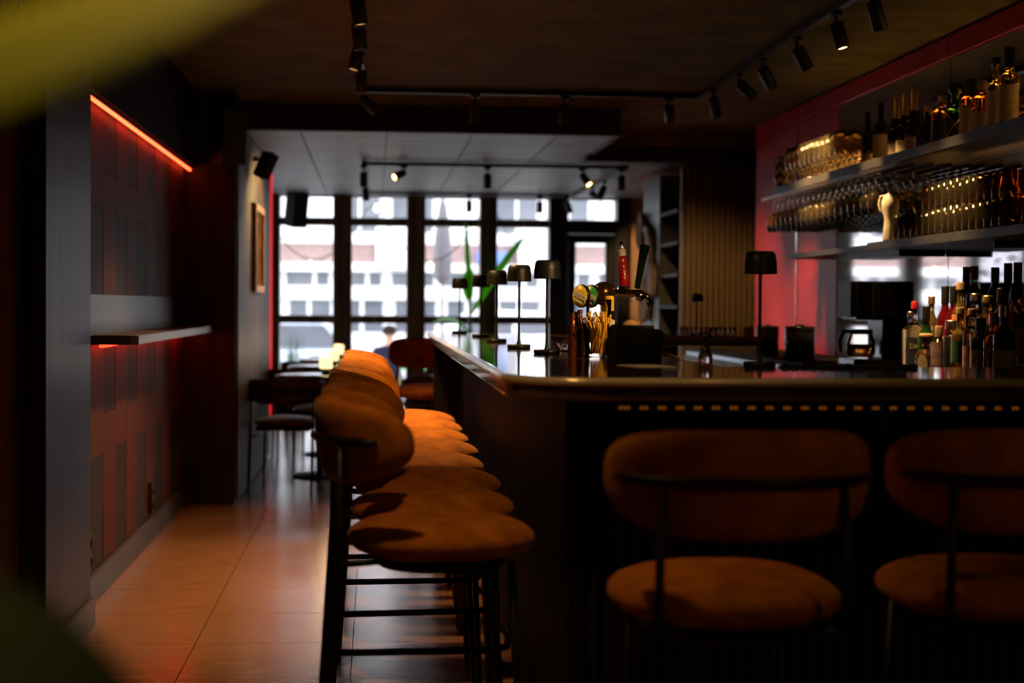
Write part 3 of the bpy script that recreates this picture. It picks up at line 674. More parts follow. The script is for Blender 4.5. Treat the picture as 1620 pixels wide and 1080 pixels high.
bot = [  # depth, height, glass, radius, neck, body, shoulder, cap, cap height, label, description
 (8.12, 0.30, 'dark_glass', 0.033, 0.013, .55, .2, 'black_cap', .2, 'cream_label', 'slim black wine bottle beside the stemmed glasses on the top shelf', {'lz': (0.04, 0.28)}),
 (7.90, 0.32, 'dark_glass', 0.038, 0.014, .62, .14, 'black_cap', .18, 'cream_label', 'black wine bottle with tall cream label on the top shelf', {'lz': (0.12, 0.5)}),
 (7.66, 0.32, 'dark_glass', 0.043, 0.015, .45, .28, 'gold_foil', .38, 'cream_label', 'leftmost of three foil-necked sparkling wine bottles on the top shelf', {'lz': (0.05, 0.28)}),
 (7.53, 0.32, 'dark_glass', 0.043, 0.015, .45, .28, 'gold_foil', .38, 'cream_label', 'middle of three foil-necked sparkling wine bottles on the top shelf', {'lz': (0.05, 0.28)}),
 (7.40, 0.33, 'dark_glass', 0.043, 0.015, .45, .28, 'gold_foil', .38, 'cream_label', 'rightmost of three foil-necked sparkling wine bottles on the top shelf', {'lz': (0.05, 0.28)}),
 (7.21, 0.22, 'dark_glass', 0.058, 0.016, .4, .3, 'gold_foil', .12, 'ink_label', 'squat round dark bottle on the top shelf after the sparkling wine', {'lz': (0.1, 0.4)}),
 (7.03, 0.245, 'amber_glass', 0.045, 0.017, .66, .14, 'silver_cap', .12, 'ink_label', 'amber whisky bottle with dark label on the top shelf', {'lz': (0.1, 0.55)}),
 (6.86, 0.235, 'green_glass', 0.046, 0.018, .62, .16, 'black_cap', .17, 'ink_label', 'round stoppered bottle tied with gold cord on the top shelf', {'stopper': True, 'capr': 0.032}),
 (6.69, 0.27, 'amber_glass', 0.042, 0.016, .66, .12, 'black_cap', .26, 'cream_label', 'amber bottle with black cap and large cream label on the top shelf', {'lz': (0.1, 0.58), 'capr': 0.022}),
 (6.55, 0.245, 'amber_glass', 0.043, 0.016, .66, .14, 'cork', .16, 'cream_label', 'amber bottle with cork stopper on the top shelf', {'lz': (0.08, 0.45), 'capr': 0.021}),
 (6.40, 0.32, 'gold_glass', 0.038, 0.016, .60, .14, 'black_cap', .08, 'white_label', 'tall pale bottle with long white label on the top shelf', {'lz': (0.06, 0.56)}),
 (6.26, 0.34, 'gold_glass', 0.043, 0.018, .62, .14, 'black_cap', .22, 'cream_label', 'tallest bottle on the top shelf, at the right edge', {'lz': (0.12, 0.55)}),
]
for d, h, g, r, nr, b, s_, cp, ch, lb, lab, kw in bot:
    t = bottle((2.60, d, TS), h, lab, g, r, nr, b, s_, cp, ch, label=lb, group='bottles on the top shelf', **kw)
    if 'gold cord' in lab:
        MB().tube([(0.047*math.cos(FACE+a*1.2), 0.047*math.sin(FACE+a*1.2), 0.09+0.07*a) for a in [k/6-1 for k in range(13)]], 0.0018, 6).tube([(0.047*math.cos(FACE-a*1.2), 0.047*math.sin(FACE-a*1.2), 0.09+0.07*a) for a in [k/6-1 for k in range(13)]], 0.0018, 6).build('cord', 'gold_foil', t)
for k, (d, x, h, g) in enumerate(((7.8, 2.73, 0.31, 'dark_glass'), (7.3, 2.74, 0.30, 'dark_glass'), (6.95, 2.74, 0.27, 'amber_glass'), (6.62, 2.74, 0.30, 'dark_glass'), (6.3, 2.75, 0.29, 'amber_glass'))):
    bottle((x, d, TS), h, ['dark bottle in the rear row behind the foil-necked ones', 'dark bottle in the rear row behind the squat round bottle', 'amber bottle in the rear row behind the stoppered bottle', 'dark bottle in the rear row behind the cork-stoppered bottle', 'amber bottle in the rear row at the right edge'][k], g, label=None, group='bottles on the top shelf')

BB = 1.0
riser = thing('bottle_riser', 'black two step riser under the liquor bottles on the back bar', 'riser', (2.48, 5.2, BB))
MB().bbox(0.0, 0.355, 0, 1.82, 0.0, 0.08, 0.003).build('step', 'shelf_black', riser); MB().bbox(0.135, 0.355, 0, 1.82, 0.08, 0.16, 0.003).build('step', 'shelf_black', riser)
low = [  # x, depth, z above counter, height, glass, radius, neck, body, shoulder, cap, cap height, label, label text
 (2.42, 6.90, 0, 0.28, 'clear_glass', .036, .013, .72, .10, 'silver_cap', .08, 'cream_label', 'clear bottle with a tall cream side label, first by the coffee machine', {'lz': (0.05, 0.72)}),
 (2.40, 6.79, 0, 0.325, 'clear_glass', .038, .013, .60, .16, 'red_cap', .09, 'ink_label', 'clear bottle with red cap and dark yellow-lettered label', {'lz': (0.1, 0.52)}),
 (2.42, 6.70, 0, 0.305, 'green_glass', .037, .014, .55, .20, 'black_cap', .22, 'ink_label', 'green bottle with black capsule in the front row', {'lz': (0.08, 0.35)}),
 (2.522, 6.915, .08, 0.27, 'gold_glass', .032, .013, .52, .24, 'gold_foil', .12, None, 'slender golden bottle behind the green one', {}),
 (2.385, 6.60, 0, 0.165, 'amber_glass', .046, .016, .55, .25, 'cork', .15, 'cream_label', 'squat amber bottle with round wooden stopper and oval label', {'stopper': True, 'capr': 0.03, 'round_lab': True, 'lz': (0.08, 0.6)}),
 (2.40, 6.49, 0, 0.22, 'dark_glass', .034, .014, .66, .14, 'cork', .2, 'purple_label', 'small dark bottle with a purple and gold label', {'lz': (0.05, 0.7)}),
 (2.42, 6.39, 0, 0.245, 'clear_glass', .034, .018, .70, .10, 'silver_cap', .14, 'ink_label', 'clear bottle with a wide silver cap in the front row', {'capr': 0.028, 'lz': (0.05, 0.5)}),
 (2.41, 6.27, 0, 0.30, 'gold_glass', .037, .014, .62, .12, 'cork', .08, 'green_label', 'pale golden bottle with a green label', {'lz': (0.25, 0.55)}),
 (2.42, 6.17, 0, 0.295, 'clear_glass', .035, .014, .66, .12, 'cork', .08, 'purple_label', 'clear bottle with narrow lilac label in the front row', {'lz': (0.04, 0.5)}),
 (2.41, 6.05, 0, 0.26, 'dark_glass', .041, .017, .62, .15, 'black_cap', .2, 'white_label', 'dark bottle with two white paper labels in the front row', {'lz': (0.05, 0.52)}),
 (2.42, 5.94, 0, 0.28, 'amber_glass', .041, .017, .62, .15, 'silver_cap', .16, 'white_label', 'amber bottle with white neck label in the front row', {'lz': (0.38, 0.6)}),
 (2.42, 5.84, 0, 0.31, 'dark_glass', .042, .017, .62, .15, 'silver_cap', .14, 'white_label', 'dark bottle with square white label at the right edge', {'lz': (0.1, 0.45)}),
 (2.55, 6.82, .08, 0.315, 'red_syrup', .037, .015, .50, .24, 'black_cap', .24, 'orange_label', 'left of two red syrup bottles with black tops', {'lz': (0.06, 0.3)}),
 (2.55, 6.715, .08, 0.315, 'red_syrup', .037, .015, .50, .24, 'black_cap', .24, 'orange_label', 'right of two red syrup bottles with black tops', {'lz': (0.06, 0.3)}),
 (2.54, 6.61, .08, 0.33, 'gold_glass', .036, .015, .56, .20, 'cork', .09, 'orange_label', 'pale bottle with cork top and large orange label, middle step', {'lz': (0.3, 0.58)}),
 (2.55, 6.47, .08, 0.28, 'clear_glass', .04, .016, .62, .16, 'silver_cap', .1, None, 'clear round-shouldered bottle on the middle step', {}),
 (2.55, 6.33, .08, 0.27, 'amber_glass', .045, .017, .52, .24, 'gold_foil', .1, None, 'round amber decanter-like bottle on the middle step', {}),
 (2.55, 6.19, .08, 0.30, 'dark_glass', .04, .015, .6, .18, 'black_cap', .2, 'cream_label', 'dark bottle with cream label on the middle step', {}),
 (2.55, 6.05, .08, 0.31, 'amber_glass', .04, .016, .6, .18, 'black_cap', .16, 'orange_label', 'amber bottle with orange label on the middle step', {}),
 (2.69, 6.93, .16, 0.325, 'dark_glass', .037, .015, .58, .2, 'black_cap', .24, None, 'leftmost tall dark bottle on the top step', {}),
 (2.66, 6.76, .16, 0.325, 'green_glass', .037, .015, .58, .2, 'red_cap', .18, None, 'green bottle with red capsule on the top step', {}),
 (2.69, 6.60, .16, 0.315, 'dark_glass', .037, .015, .58, .2, 'black_cap', .2, None, 'dark bottle right of the red capsule on the top step', {}),
 (2.69, 6.46, .16, 0.33, 'dark_glass', .036, .015, .58, .2, 'black_cap', .26, None, 'left of two black capsuled bottles in the rear row', {}),
 (2.69, 6.36, .16, 0.33, 'dark_glass', .036, .015, .58, .2, 'black_cap', .26, None, 'right of two black capsuled bottles in the rear row', {}),
 (2.69, 6.24, .16, 0.31, 'amber_glass', .037, .015, .58, .2, 'cork', .14, 'cream_label', 'amber bottle with cork on the top step', {}),
 (2.69, 6.10, .16, 0.32, 'dark_glass', .037, .015, .58, .2, 'black_cap', .2, 'orange_label', 'dark bottle with orange label on the top step at the right edge', {}),
]
for x, d, z, h, g, r, nr, b, s_, cp, ch, lb, lab, kw in low:
    t = bottle((x, d, BB+z), h, lab, g, r, nr, b, s_, cp, ch, label=lb, group='bottles on the back bar', **kw)
    if 'yellow-lettered' in lab:
        cu = bpy.data.curves.new('lettering', 'FONT'); cu.body = 'DA'; cu.size = 0.03; cu.align_x = 'CENTER'; cu.extrude = 0.0004; cu.materials.append(MATS['yellow_ink'])
        to = bpy.data.objects.new('tmp', cu); C.objects.link(to); bpy.context.view_layer.update()
        lm = bpy.data.meshes.new_from_object(to); bpy.data.objects.remove(to)
        o = put('lettering', lm, t, (0.0405*math.cos(FACE), 0.0405*math.sin(FACE), 0.12), (PI/2, 0, FACE+PI/2))

# shelves on the back wall
us = thing('wall_shelf', 'upper black back bar shelf loaded with glasses and bottles', 'shelf', (0, 0, 0))
MB().bbox(2.44, 2.835, 4.6, 9.45, TS-0.045, TS, 0.003).build('shelf_board', 'shelf_black', us)
ls = thing('wall_shelf', 'lower black back bar shelf carrying the tumblers', 'shelf', (0, 0, 0))
MB().bbox(2.47, 2.835, 4.6, 7.70, 1.585, 1.625, 0.003).build('shelf_board', 'shelf_black', ls)
MB().bbox(2.52, 2.835, 7.70, 9.40, 1.592, 1.622, 0.003).build('shelf_extension', 'shelf_black', ls)
for y in (5.0, 6.4, 7.6): MB().box(2.60, 2.835, y-0.01, y+0.01, 1.555, 1.585).build('bracket', 'shelf_black', ls)

tag(MB().box(2.812, 2.826, 4.7, 9.40, TS, TS+0.01).build('led_strip', 'led_shelf'), 'amber light strip along the back of the upper shelf', 'light strip')
tag(MB().box(2.812, 2.826, 4.7, 7.65, 1.625, 1.635).build('led_strip', 'led_shelf'), 'added amber glow strip lighting the tumblers from behind', 'light strip')  # strip added to make the tumblers and hanging glasses glow golden
# stemmed glasses on the upper shelf
fp = [(0, 0), (0.033, 0), (0.033, 0.003), (0.006, 0.008), (0.0045, 0.02), (0.0045, 0.055), (0.012, 0.065), (0.030, 0.088), (0.036, 0.12), (0.034, 0.16), (0.029, 0.215), (0.0275, 0.215), (0.0325, 0.16), (0.0345, 0.12), (0.0285, 0.09), (0.011, 0.069), (0, 0.068)]
f_me = MB().lathe(fp, 20).mesh('tulip_glass', 'glassware')
rows = ['front', 'middle', 'rear']
for r in range(3):
    for k in range(15):
        d = 8.22 + k*0.1
        if d > 9.25: continue
        o = put('tulip_glass', f_me, None, (2.485+r*0.085, d + 0.02*(r % 2), TS))
        tag(o, 'stemmed tulip glass on the top shelf, %s row, %s' % (rows[r], 'nearest the wine bottles' if k == 0 else ORD[k] + ' from the wine bottles'), 'glass', 'tulip glasses on the top shelf')
# patterned vases
for k, (x, d, h, lab) in enumerate(((2.47, 9.40, 0.185, 'short black and cream zigzag vase at the shelf end'), (2.60, 9.40, 0.26, 'tall black and cream zigzag vase behind the short one'))):
    tag(MB().lathe([(0, 0), (0.03, 0), (0.048, h*0.25), (0.05, h*0.45), (0.038, h*0.75), (0.024, h*0.92), (0.028, h), (0.022, h), (0.02, h*0.9), (0, h*0.88)], 28).build('vase', 'chevron', None, (x, d-0.03, TS)), lab, 'vase', 'zigzag vases')
# glass rack with hanging wine glasses
rk = thing('glass_rack', 'rail rack under the top shelf for hanging wine glasses', 'glass rack', (0, 0, 0))
RZ = TS-0.045
for k in range(5): MB().box(2.435+k*0.09, 2.455+k*0.09, 7.2, 9.75, RZ-0.022, RZ-0.018).box(2.444+k*0.09, 2.446+k*0.09, 7.2, 9.75, RZ-0.02, RZ).build('rail', 'bronze', rk)
gp = [(0, -0.014), (0.034, -0.014), (0.034, -0.017), (0.008, -0.022), (0.004, -0.035), (0.004, -0.095), (0.012, -0.102), (0.032, -0.12), (0.040, -0.145), (0.0405, -0.17), (0.033, -0.215), (0.0315, -0.215), (0.039, -0.17), (0.0385, -0.145), (0.031, -0.1225), (0.011, -0.106), (0, -0.105)]
g_me = MB().lathe(gp[::-1], 20).mesh('wine_glass', 'glassware')
for r in range(4):
    for k in range(24):
        d = 7.64 + k*0.112
        if d > 9.72: continue
        o = put('wine_glass', g_me, None, (2.49+r*0.09, d, RZ))
        tag(o, 'wine glass hanging upside down, %s rail, %s' % (['front', 'second', 'third', 'rear'][r], 'nearest the white ceramic bottle' if k == 0 else ORD[k] + ' from the white ceramic bottle'), 'glass', 'hanging wine glasses')
# tumblers on the lower shelf
tp = [(0, 0), (0.030, 0), (0.032, 0.004), (0.037, 0.115), (0.0355, 0.115), (0.0305, 0.012), (0, 0.012)]
t_me = MB().lathe(tp, 12).mesh('tumbler', 'tumbler')
SZ = 1.625
for r in range(3):
    for k in range(17):
        d = 7.34 - k*0.08; ns = 1 if k < 5 else 2
        for q in range(ns):
            o = put('tumbler', t_me, None, (2.515+r*0.085, d, SZ+q*0.1155))
            tag(o, '%s glass tumbler on the lower shelf, %s row, %s' % ('upper stacked' if q else ('lower stacked' if ns == 2 else 'single'), ['front', 'middle', 'rear'][r], 'nearest the white ceramic bottle' if k == 0 else ORD[k] + ' from the white ceramic bottle'), 'glass', 'tumblers on the lower shelf')
def jug(loc, m, lab, s=1.0, rz=0.0):
    t = thing('ceramic_bottle', lab, 'bottle', loc, rz, 'ceramic bottles')
    MB().lathe([(0, 0), (0.034*s, 0), (0.036*s, 0.01*s), (0.030*s, 0.085*s), (0.029*s, 0.12*s), (0.043*s, 0.165*s), (0.043*s, 0.20*s), (0.03*s, 0.228*s), (0.013*s, 0.242*s), (0.013*s, 0.262*s), (0.016*s, 0.265*s), (0.016*s, 0.275*s), (0, 0.275*s)], 24).build('body', m, t)
    MB().tube([(0.028*s, 0, 0.23*s), (0.05*s, 0, 0.225*s), (0.058*s, 0, 0.19*s), (0.05*s, 0, 0.155*s), (0.034*s, 0, 0.14*s)], 0.006*s, 8).build('handle', m, t)
jug((2.52, 7.50, SZ), 'porcelain', 'white ceramic bottle with a handle at the end of the tumblers', 0.98, PI*0.8)
jug((2.785, 7.2, SZ), 'dark_porcelain', 'brown ceramic bottle behind the tumblers', 0.98, PI)

# ------------------------------------------------------------------ coffee machine, canisters
cm = thing('coffee_machine', 'black drip coffee machine with glass carafe on the back bar', 'coffee machine', (2.52, 7.70, BB), 0.0)
MB().bbox(-0.15, 0.15, -0.13, 0.13, 0.0, 0.045, 0.006).build('base', 'machine_black', cm)
MB().bbox(-0.10, 0.15, -0.135, -0.13, 0.008, 0.038, 0.001).build('base_trim', 'machine_panel', cm)
MB().bbox(0.0, 0.15, -0.11, 0.13, 0.045, 0.24, 0.006).build('column', 'machine_black', cm)
hd = MB().bbox(-0.14, 0.15, -0.13, 0.13, 0.24, 0.43, 0.008).build('water_tank', 'machine_black', cm)
MB().bbox(-0.06, 0.10, -0.136, -0.13, 0.255, 0.42, 0.002).build('front_panel', 'machine_panel', hd)
MB().bbox(-0.165, -0.142, -0.11, 0.11, 0.25, 0.43, 0.004).build('lid_edge', 'shelf_black', hd)
for k in range(9): MB().box(0.04, 0.06, -0.116, -0.11, 0.065+k*0.018, 0.074+k*0.018).build('vent_rib', 'machine_panel', cm)
cf = MB().lathe([(0, 0.05), (0.06, 0.05), (0.072, 0.07), (0.072, 0.12), (0.055, 0.165), (0.05, 0.19), (0.046, 0.19), (0.05, 0.165), (0.067, 0.12), (0.067, 0.07), (0, 0.056)], 24, (-0.085, -0.03, 0)).build('carafe', 'thin_glass', cm)
MB().lathe([(0, 0.058), (0.065, 0.058), (0.066, 0.115), (0, 0.115)], 20, (-0.085, -0.03, 0)).build('coffee', 'amber_glass', cf)
MB().lathe([(0.05, 0.165), (0.058, 0.168), (0.056, 0.185), (0.05, 0.19)], 20, (-0.085, -0.03, 0)).build('collar', 'black_cap', cf)
MB().tube([(-0.13, -0.06, 0.178), (-0.19, -0.085, 0.18), (-0.215, -0.095, 0.13), (-0.205, -0.09, 0.08)], [0.008, 0.011, 0.011, 0.008], 8).build('handle', 'black_cap', cf)
for k, (x, d, r, h, lab) in enumerate(((2.42, 8.75, 0.085, 0.20, 'wide black canister left of the coffee machine'), (2.45, 9.6, 0.07, 0.19, 'black canister below the red wall panel'))):
    c = thing('canister', lab, 'canister', (x, d, BB), 0, 'black canisters')
    MB().lathe([(0, 0), (r, 0), (r, h*0.84), (r*0.97, h*0.85), (0, h*0.85)], 24).build('body', 'machine_black', c); MB().lathe([(r*1.02, h*0.83), (r*1.02, h*0.93), (r*0.9, h*0.95), (r*0.3, h*0.96), (r*0.25, h), (0, h)], 24).build('lid', 'machine_black', c)
    MB().lathe([(0, 0), (0.008, 0), (0.01, 0.008), (0, 0.012)], 10, (-r*1.0, -0.03, h*0.5), axis='X').build('stud', 'chrome', c)

# ------------------------------------------------------------------ things on the bar top
jar = thing('straw_jar', 'tall glass jar stuffed with yellow straws on the bar', 'jar', (0.735, 5.10, BZ))
MB().lathe([(0, 0), (0.036, 0), (0.038, 0.004), (0.040, 0.05), (0.037, 0.09), (0.041, 0.15), (0.043, 0.19), (0.0415, 0.19), (0.0395, 0.15), (0.0355, 0.09), (0.0385, 0.05), (0.036, 0.01), (0, 0.01)], 24).build('glass', 'thin_glass', jar)
for k in range(80):
    a = random.uniform(0, 2*PI); r0 = random.uniform(0.0, 0.028); r1 = random.uniform(0.006, 0.05); a1 = a + random.uniform(0.5, 1.6); hh = random.uniform(0.11, 0.148)
    p0 = Vector((r0*math.cos(a), r0*math.sin(a), 0.013)); p1 = Vector((min(r1, 0.034)*math.cos(a1), min(r1, 0.034)*math.sin(a1), hh*0.8)); p2 = Vector((r1*math.cos(a1), r1*math.sin(a1), hh))
    MB().tube([p0, p1, p2], 0.0024, 6).lathe([(0, -0.005), (0.0045, 0), (0, 0.005)], 6, p2).build('straw', 'straw_paper', jar)
gl = thing('tall_glass', 'empty clear highball glass standing beside the straw jar', 'glass', (0.685, 5.22, BZ))
MB().lathe([(0, 0), (0.032, 0), (0.036, 0.11), (0.0345, 0.11), (0.0305, 0.012), (0, 0.012)], 24).build('bowl', 'thin_glass', gl)
MB().lathe([(0.0362, 0.11), (0.0366, 0.112), (0.0345, 0.112)], 24).build('rim', 'clear_glass', gl)
for k, (x, d, h, m, lab) in enumerate(((0.655, 5.14, 0.145, 'copper_dark', 'copper bitters bottle at the left of the bar tools'), (0.676, 5.18, 0.15, 'dark_glass', 'slim black bottle beside the copper one'), (0.70, 5.30, 0.155, 'copper_dark', 'dark amber slim bottle behind the highball glass'))):
    t = thing('bitters_bottle', lab, 'bottle', (x, d, BZ), 0, 'bitters bottles')
    MB().lathe([(0, 0), (0.015, 0), (0.016, 0.004), (0.0155, h*0.5), (0.017, h*0.62), (0.010, h*0.8), (0.0075, h*0.88), (0.0078, h*0.94), (0, h*0.94)], 18).build('body', m, t)
    MB().lathe([(0.009, h*0.93), (0.0095, h), (0, h)], 14).build('cap', m, t)
ob = bottle((0.80, 5.30, BZ), 0.20, 'small bottle with yellow neck and white label behind the straw jar', 'dark_glass', 0.024, 0.0125, 0.62, 0.12, 'straw_paper', 0.24, label='white_label', lz=(0.3, 0.6), group='bar top bottles', capr=0.0165)
nh = thing('napkin_caddy', 'black wedge shaped napkin caddy on the bar', 'caddy', (0.785, 4.66, BZ), 0.06)
MB().yprism([(-0.073, 0.0), (0.066, 0.0), (0.076, 0.085), (0.064, 0.1), (-0.06, 0.113), (-0.07, 0.105)], -0.06, 0.06, 0.006).build('box', 'black_leatherette', nh)
MB().bbox(-0.05, 0.05, -0.03, 0.03, 0.095, 0.112, 0.003).build('napkin_stack', 'black_cap', nh)
MB().tube([(0.069, -0.02, 0.03), (0.10, -0.03, 0.014), (0.13, -0.035, 0.006)], 0.003, 6).tube([(0.069, 0.0, 0.04), (0.10, -0.015, 0.024), (0.128, -0.03, 0.014)], 0.003, 6).build('tongs', 'gold_foil', nh)
tag(MB().lathe([(0, -0.036), (0.02, -0.031), (0.034, -0.012), (0.036, 0.006), (0.026, 0.026), (0.012, 0.034), (0, 0.035)], 20, (0, 0, 0.036)).build('coconut_bowl', 'wicker', None, (0.83, 5.02, BZ+0.054)), 'round brown bowl top showing behind the napkin caddy', 'bowl')
tag(MB().lathe([(0, 0), (0.028, 0), (0.034, 0.05), (0.031, 0.054), (0, 0.054)], 20).build('bowl_stand', 'black_cap', None, (0.83, 5.02, BZ)), 'black stand under the round brown bowl', 'stand')
tag(MB().bbox(-0.055, 0.055, -0.08, 0.08, 0, 0.002, 0.0005).build('paper_card', 'paper', None, (0.765, 4.36, BZ), (0, 0, 0.25)), 'white paper card lying in front of the napkin caddy', 'card')
di = thing('crystal_dish', 'faceted crystal dish on the bar between lamp and tools', 'dish', (0.735, 5.75, BZ))
MB().lathe([(0, 0), (0.045, 0), (0.062, 0.03), (0.059, 0.03), (0.043, 0.005), (0, 0.005)], 12, smooth=False).build('bowl', 'clear_glass', di)
nb = MB().lathe([(0, -0.006), (0.006, 0), (0, 0.006)], 6, smooth=False).mesh('bead', 'chrome')
for k in range(26):
    a = k*2.4; r = 0.008+0.0088*math.sqrt(k); put('bead', nb, di, (r*math.cos(a), r*math.sin(a), 0.012+0.010*(k % 3)+0.006))
# beer tap
tp_ = thing('beer_tap', 'chrome beer tap with red and green handles and round badges', 'beer tap', (0.93, 5.85, BZ), 0.0)
MB().lathe([(0, 0), (0.05, 0), (0.05, 0.008), (0.03, 0.014), (0.026, 0.05), (0.026, 0.20), (0.03, 0.205), (0.03, 0.235), (0.02, 0.245), (0, 0.245)], 24, (-0.05, 0.03, 0)).build('tower', 'chrome', tp_)
arm = MB().tube([(-0.17, 0.06, 0.218), (-0.05, 0.03, 0.218), (0.075, -0.005, 0.216), (0.095, -0.012, 0.205), (0.102, -0.015, 0.18)], 0.0145, 12).build('manifold', 'chrome', tp_)
MB().tube([(0.102, -0.015, 0.18), (0.106, -0.02, 0.155), (0.108, -0.022, 0.135)], [0.008, 0.0065, 0.005], 10).build('spout', 'black_cap', tp_)
MB().lathe([(0, -0.03), (0.016, -0.028), (0.019, -0.02), (0.019, 0.0), (0, 0.0)], 18, (0.065, -0.012, 0.206), axis='Y').build('valve_nut', 'chrome', tp_)
MB().cbox(0.0, 0.012, 0.228, 0.024, 0.034, 0.03).build('collar', 'chrome', tp_)
rot = (0.1, -0.10, 0)
rh = MB().lathe([(0, 0), (0.021, 0), (0.0215, 0.004), (0.015, 0.115), (0, 0.115)], 20).build('tap_handle', 'tap_red', tp_, (0.012, 0.01, 0.245), rot)
MB().lathe([(0.0145, 0.115), (0.0135, 0.14), (0.0, 0.141)], 20).build('handle_band', 'tap_white', rh)
MB().lathe([(0.011, 0.141), (0.012, 0.15), (0.006, 0.165), (0, 0.168)], 14).build('crystal_tip', 'clear_glass', rh)
for k in range(4): MB().bbox(-0.003, 0.003, -0.0175-0.0012*(3-k), -0.0155-0.0012*(3-k), 0.028+k*0.022, 0.036+k*0.022, 0.0005).build('printed_mark', 'tap_white', rh)
MB().lathe([(0, 0), (0.011, 0), (0.015, 0.10), (0.019, 0.16), (0.017, 0.168), (0, 0.172)], 18).build('tap_handle', 'tap_green', tp_, (0.062, 0.02, 0.235), (0.1, 0.16, 0))
for (x, y, m, m2) in ((-0.155, -0.02, 'badge_yellow', 'badge_white'), (-0.115, 0.0, 'badge_green', 'badge_white')):
    b = MB().lathe([(0, -0.008), (0.042, -0.008), (0.044, -0.004), (0.044, 0.004), (0.036, 0.014), (0, 0.02)], 24, axis='Y').build('badge', 'bronze', tp_, (x, y, 0.205), (0, 0.35, -0.95))
    MB().lathe([(0, -0.0095), (0.040, -0.0095), (0.040, -0.008)], 24, axis='Y').build('badge_face', m, b)
    MB().cbox(0, -0.0105, 0.0, 0.066, 0.002, 0.018).build('badge_stripe', m2, b)
    MB().cbox(0, -0.0105, -0.022, 0.04, 0.002, 0.006).build('badge_stripe', m2, b)
MB().lathe([(0, -0.03), (0.03, -0.024), (0.045, 0), (0.03, 0.024), (0, 0.03)], 20, (-0.07, 0.0, 0.215), axis='Y').build('dome', 'bronze', tp_)
# small things further inside
sj = thing('pourer_jar', 'small glass jar with black pourer top inside the bar front', 'jar', (0.915, 4.27, BZ))
MB().lathe([(0, 0), (0.016, 0), (0.02, 0.004), (0.02, 0.034), (0.015, 0.045), (0.012, 0.05), (0, 0.05)], 18).build('glass', 'clear_glass', sj)
MB().lathe([(0.0145, 0.044), (0.0145, 0.056), (0.006, 0.06), (0.005, 0.085), (0, 0.086)], 14).build('stem', 'black_cap', sj); MB().lathe([(0, 0.08), (0.018, 0.082), (0.02, 0.09), (0.010, 0.1), (0, 0.1)], 16).build('top', 'black_cap', sj)
tr = thing('bar_mat', 'black rubber bar mat lying along the inner side of the bar', 'mat', (1.32, 4.28, BZ), -0.12)
MB().bbox(-0.19, 0.19, -0.03, 0.03, 0, 0.008, 0.002).build('mat_base', 'black_cap', tr)
for k in range(15): MB().bbox(-0.182+k*0.0255, -0.165+k*0.0255, -0.024, 0.024, 0.008, 0.011, 0.001).build('rib', 'black_leatherette', tr)
ok = thing('ochre_tin', 'small ochre tin on the far counter beside the slats', 'tin', (2.27, 9.05, BZ))
ok.location = (2.165, 8.93, BZ)
MB().lathe([(0, 0), (0.028, 0), (0.03, 0.004), (0.03, 0.05), (0, 0.05)], 20).build('body', 'ochre_box', ok); MB().lathe([(0.031, 0.043), (0.031, 0.055), (0, 0.056)], 20).build('lid', 'ochre_box', ok)
s_g = MB().lathe([(0, 0), (0.024, 0), (0.027, 0.05), (0.025, 0.05), (0.022, 0.008), (0, 0.008)], 14).mesh('shot_glass', 'thin_glass')
for k in range(7): tag(put('shot_glass', s_g, None, (1.74+k*0.057, 8.98, BZ)), 'shot glass on the far counter, %s' % ('leftmost of the row' if k == 0 else ORD[k] + ' from the left end of the row'), 'glass', 'shot glasses on the far counter')

# ================================================================== TABLES AND CHAIRS
def make_table():
    t = thing('round_table', '-', 'table', (0, 0, 0), 0, 'round cafe tables')
    MB().lathe([(0, 0.735), (0.33, 0.735), (0.345, 0.742), (0.345, 0.755), (0.335, 0.765), (0, 0.765)], 40).build('table_top', 'table_top', t)
    MB().lathe([(0.03, 0.02), (0.03, 0.735)], 16).build('column', 'black_steel', t)
    MB().lathe([(0.0, 0), (0.2, 0), (0.205, 0.008), (0.2, 0.016), (0.04, 0.03), (0, 0.03)], 36).build('base', 'black_steel', t)
    MB().box(-0.15, 0.15, -0.015, 0.015, 0.715, 0.735).box(-0.015, 0.015, -0.15, 0.15, 0.715, 0.735).build('top_bracket', 'black_steel', t)
    return t
tb = make_table()
tabs = [(-0.40, 11.86), (-0.39, 13.55), (-0.38, 15.25)]
for i, (x, y) in enumerate(tabs):
    lab = ['nearest round cafe table with a glowing lamp', 'second round cafe table along the aisle', 'farthest round cafe table, by the windows'][i]
    if i == 0: tb.location = (x, y, 0); tb['label'] = lab
    else: copy_tree(tb, (x, y, 0), 0, lab)
    c = thing('candle_lamp', ['nearest', 'middle', 'farthest'][i] + ' small glowing lamp on the cafe tables', 'lamp', (x+0.04, y-0.02, 0.765), 0.3, 'glowing table lamps')
    MB().lathe([(0, 0), (0.03, 0), (0.031, 0.045), (0, 0.046)], 20).build('base', 'black_cap', c)
    MB().bbox(-0.042, 0.042, -0.042, 0.042, 0.046, 0.138, 0.010).build('shade', 'candle_shade', c)
    l = bpy.data.lights.new('candle_glow', 'POINT'); l.energy = 1.2; l.color = (1, 0.7, 0.35); l.shadow_soft_size = 0.03
    lo = bpy.data.objects.new('candle_glow', l); C.objects.link(lo); lo.parent = c; lo.location = (0, 0, 0.18)
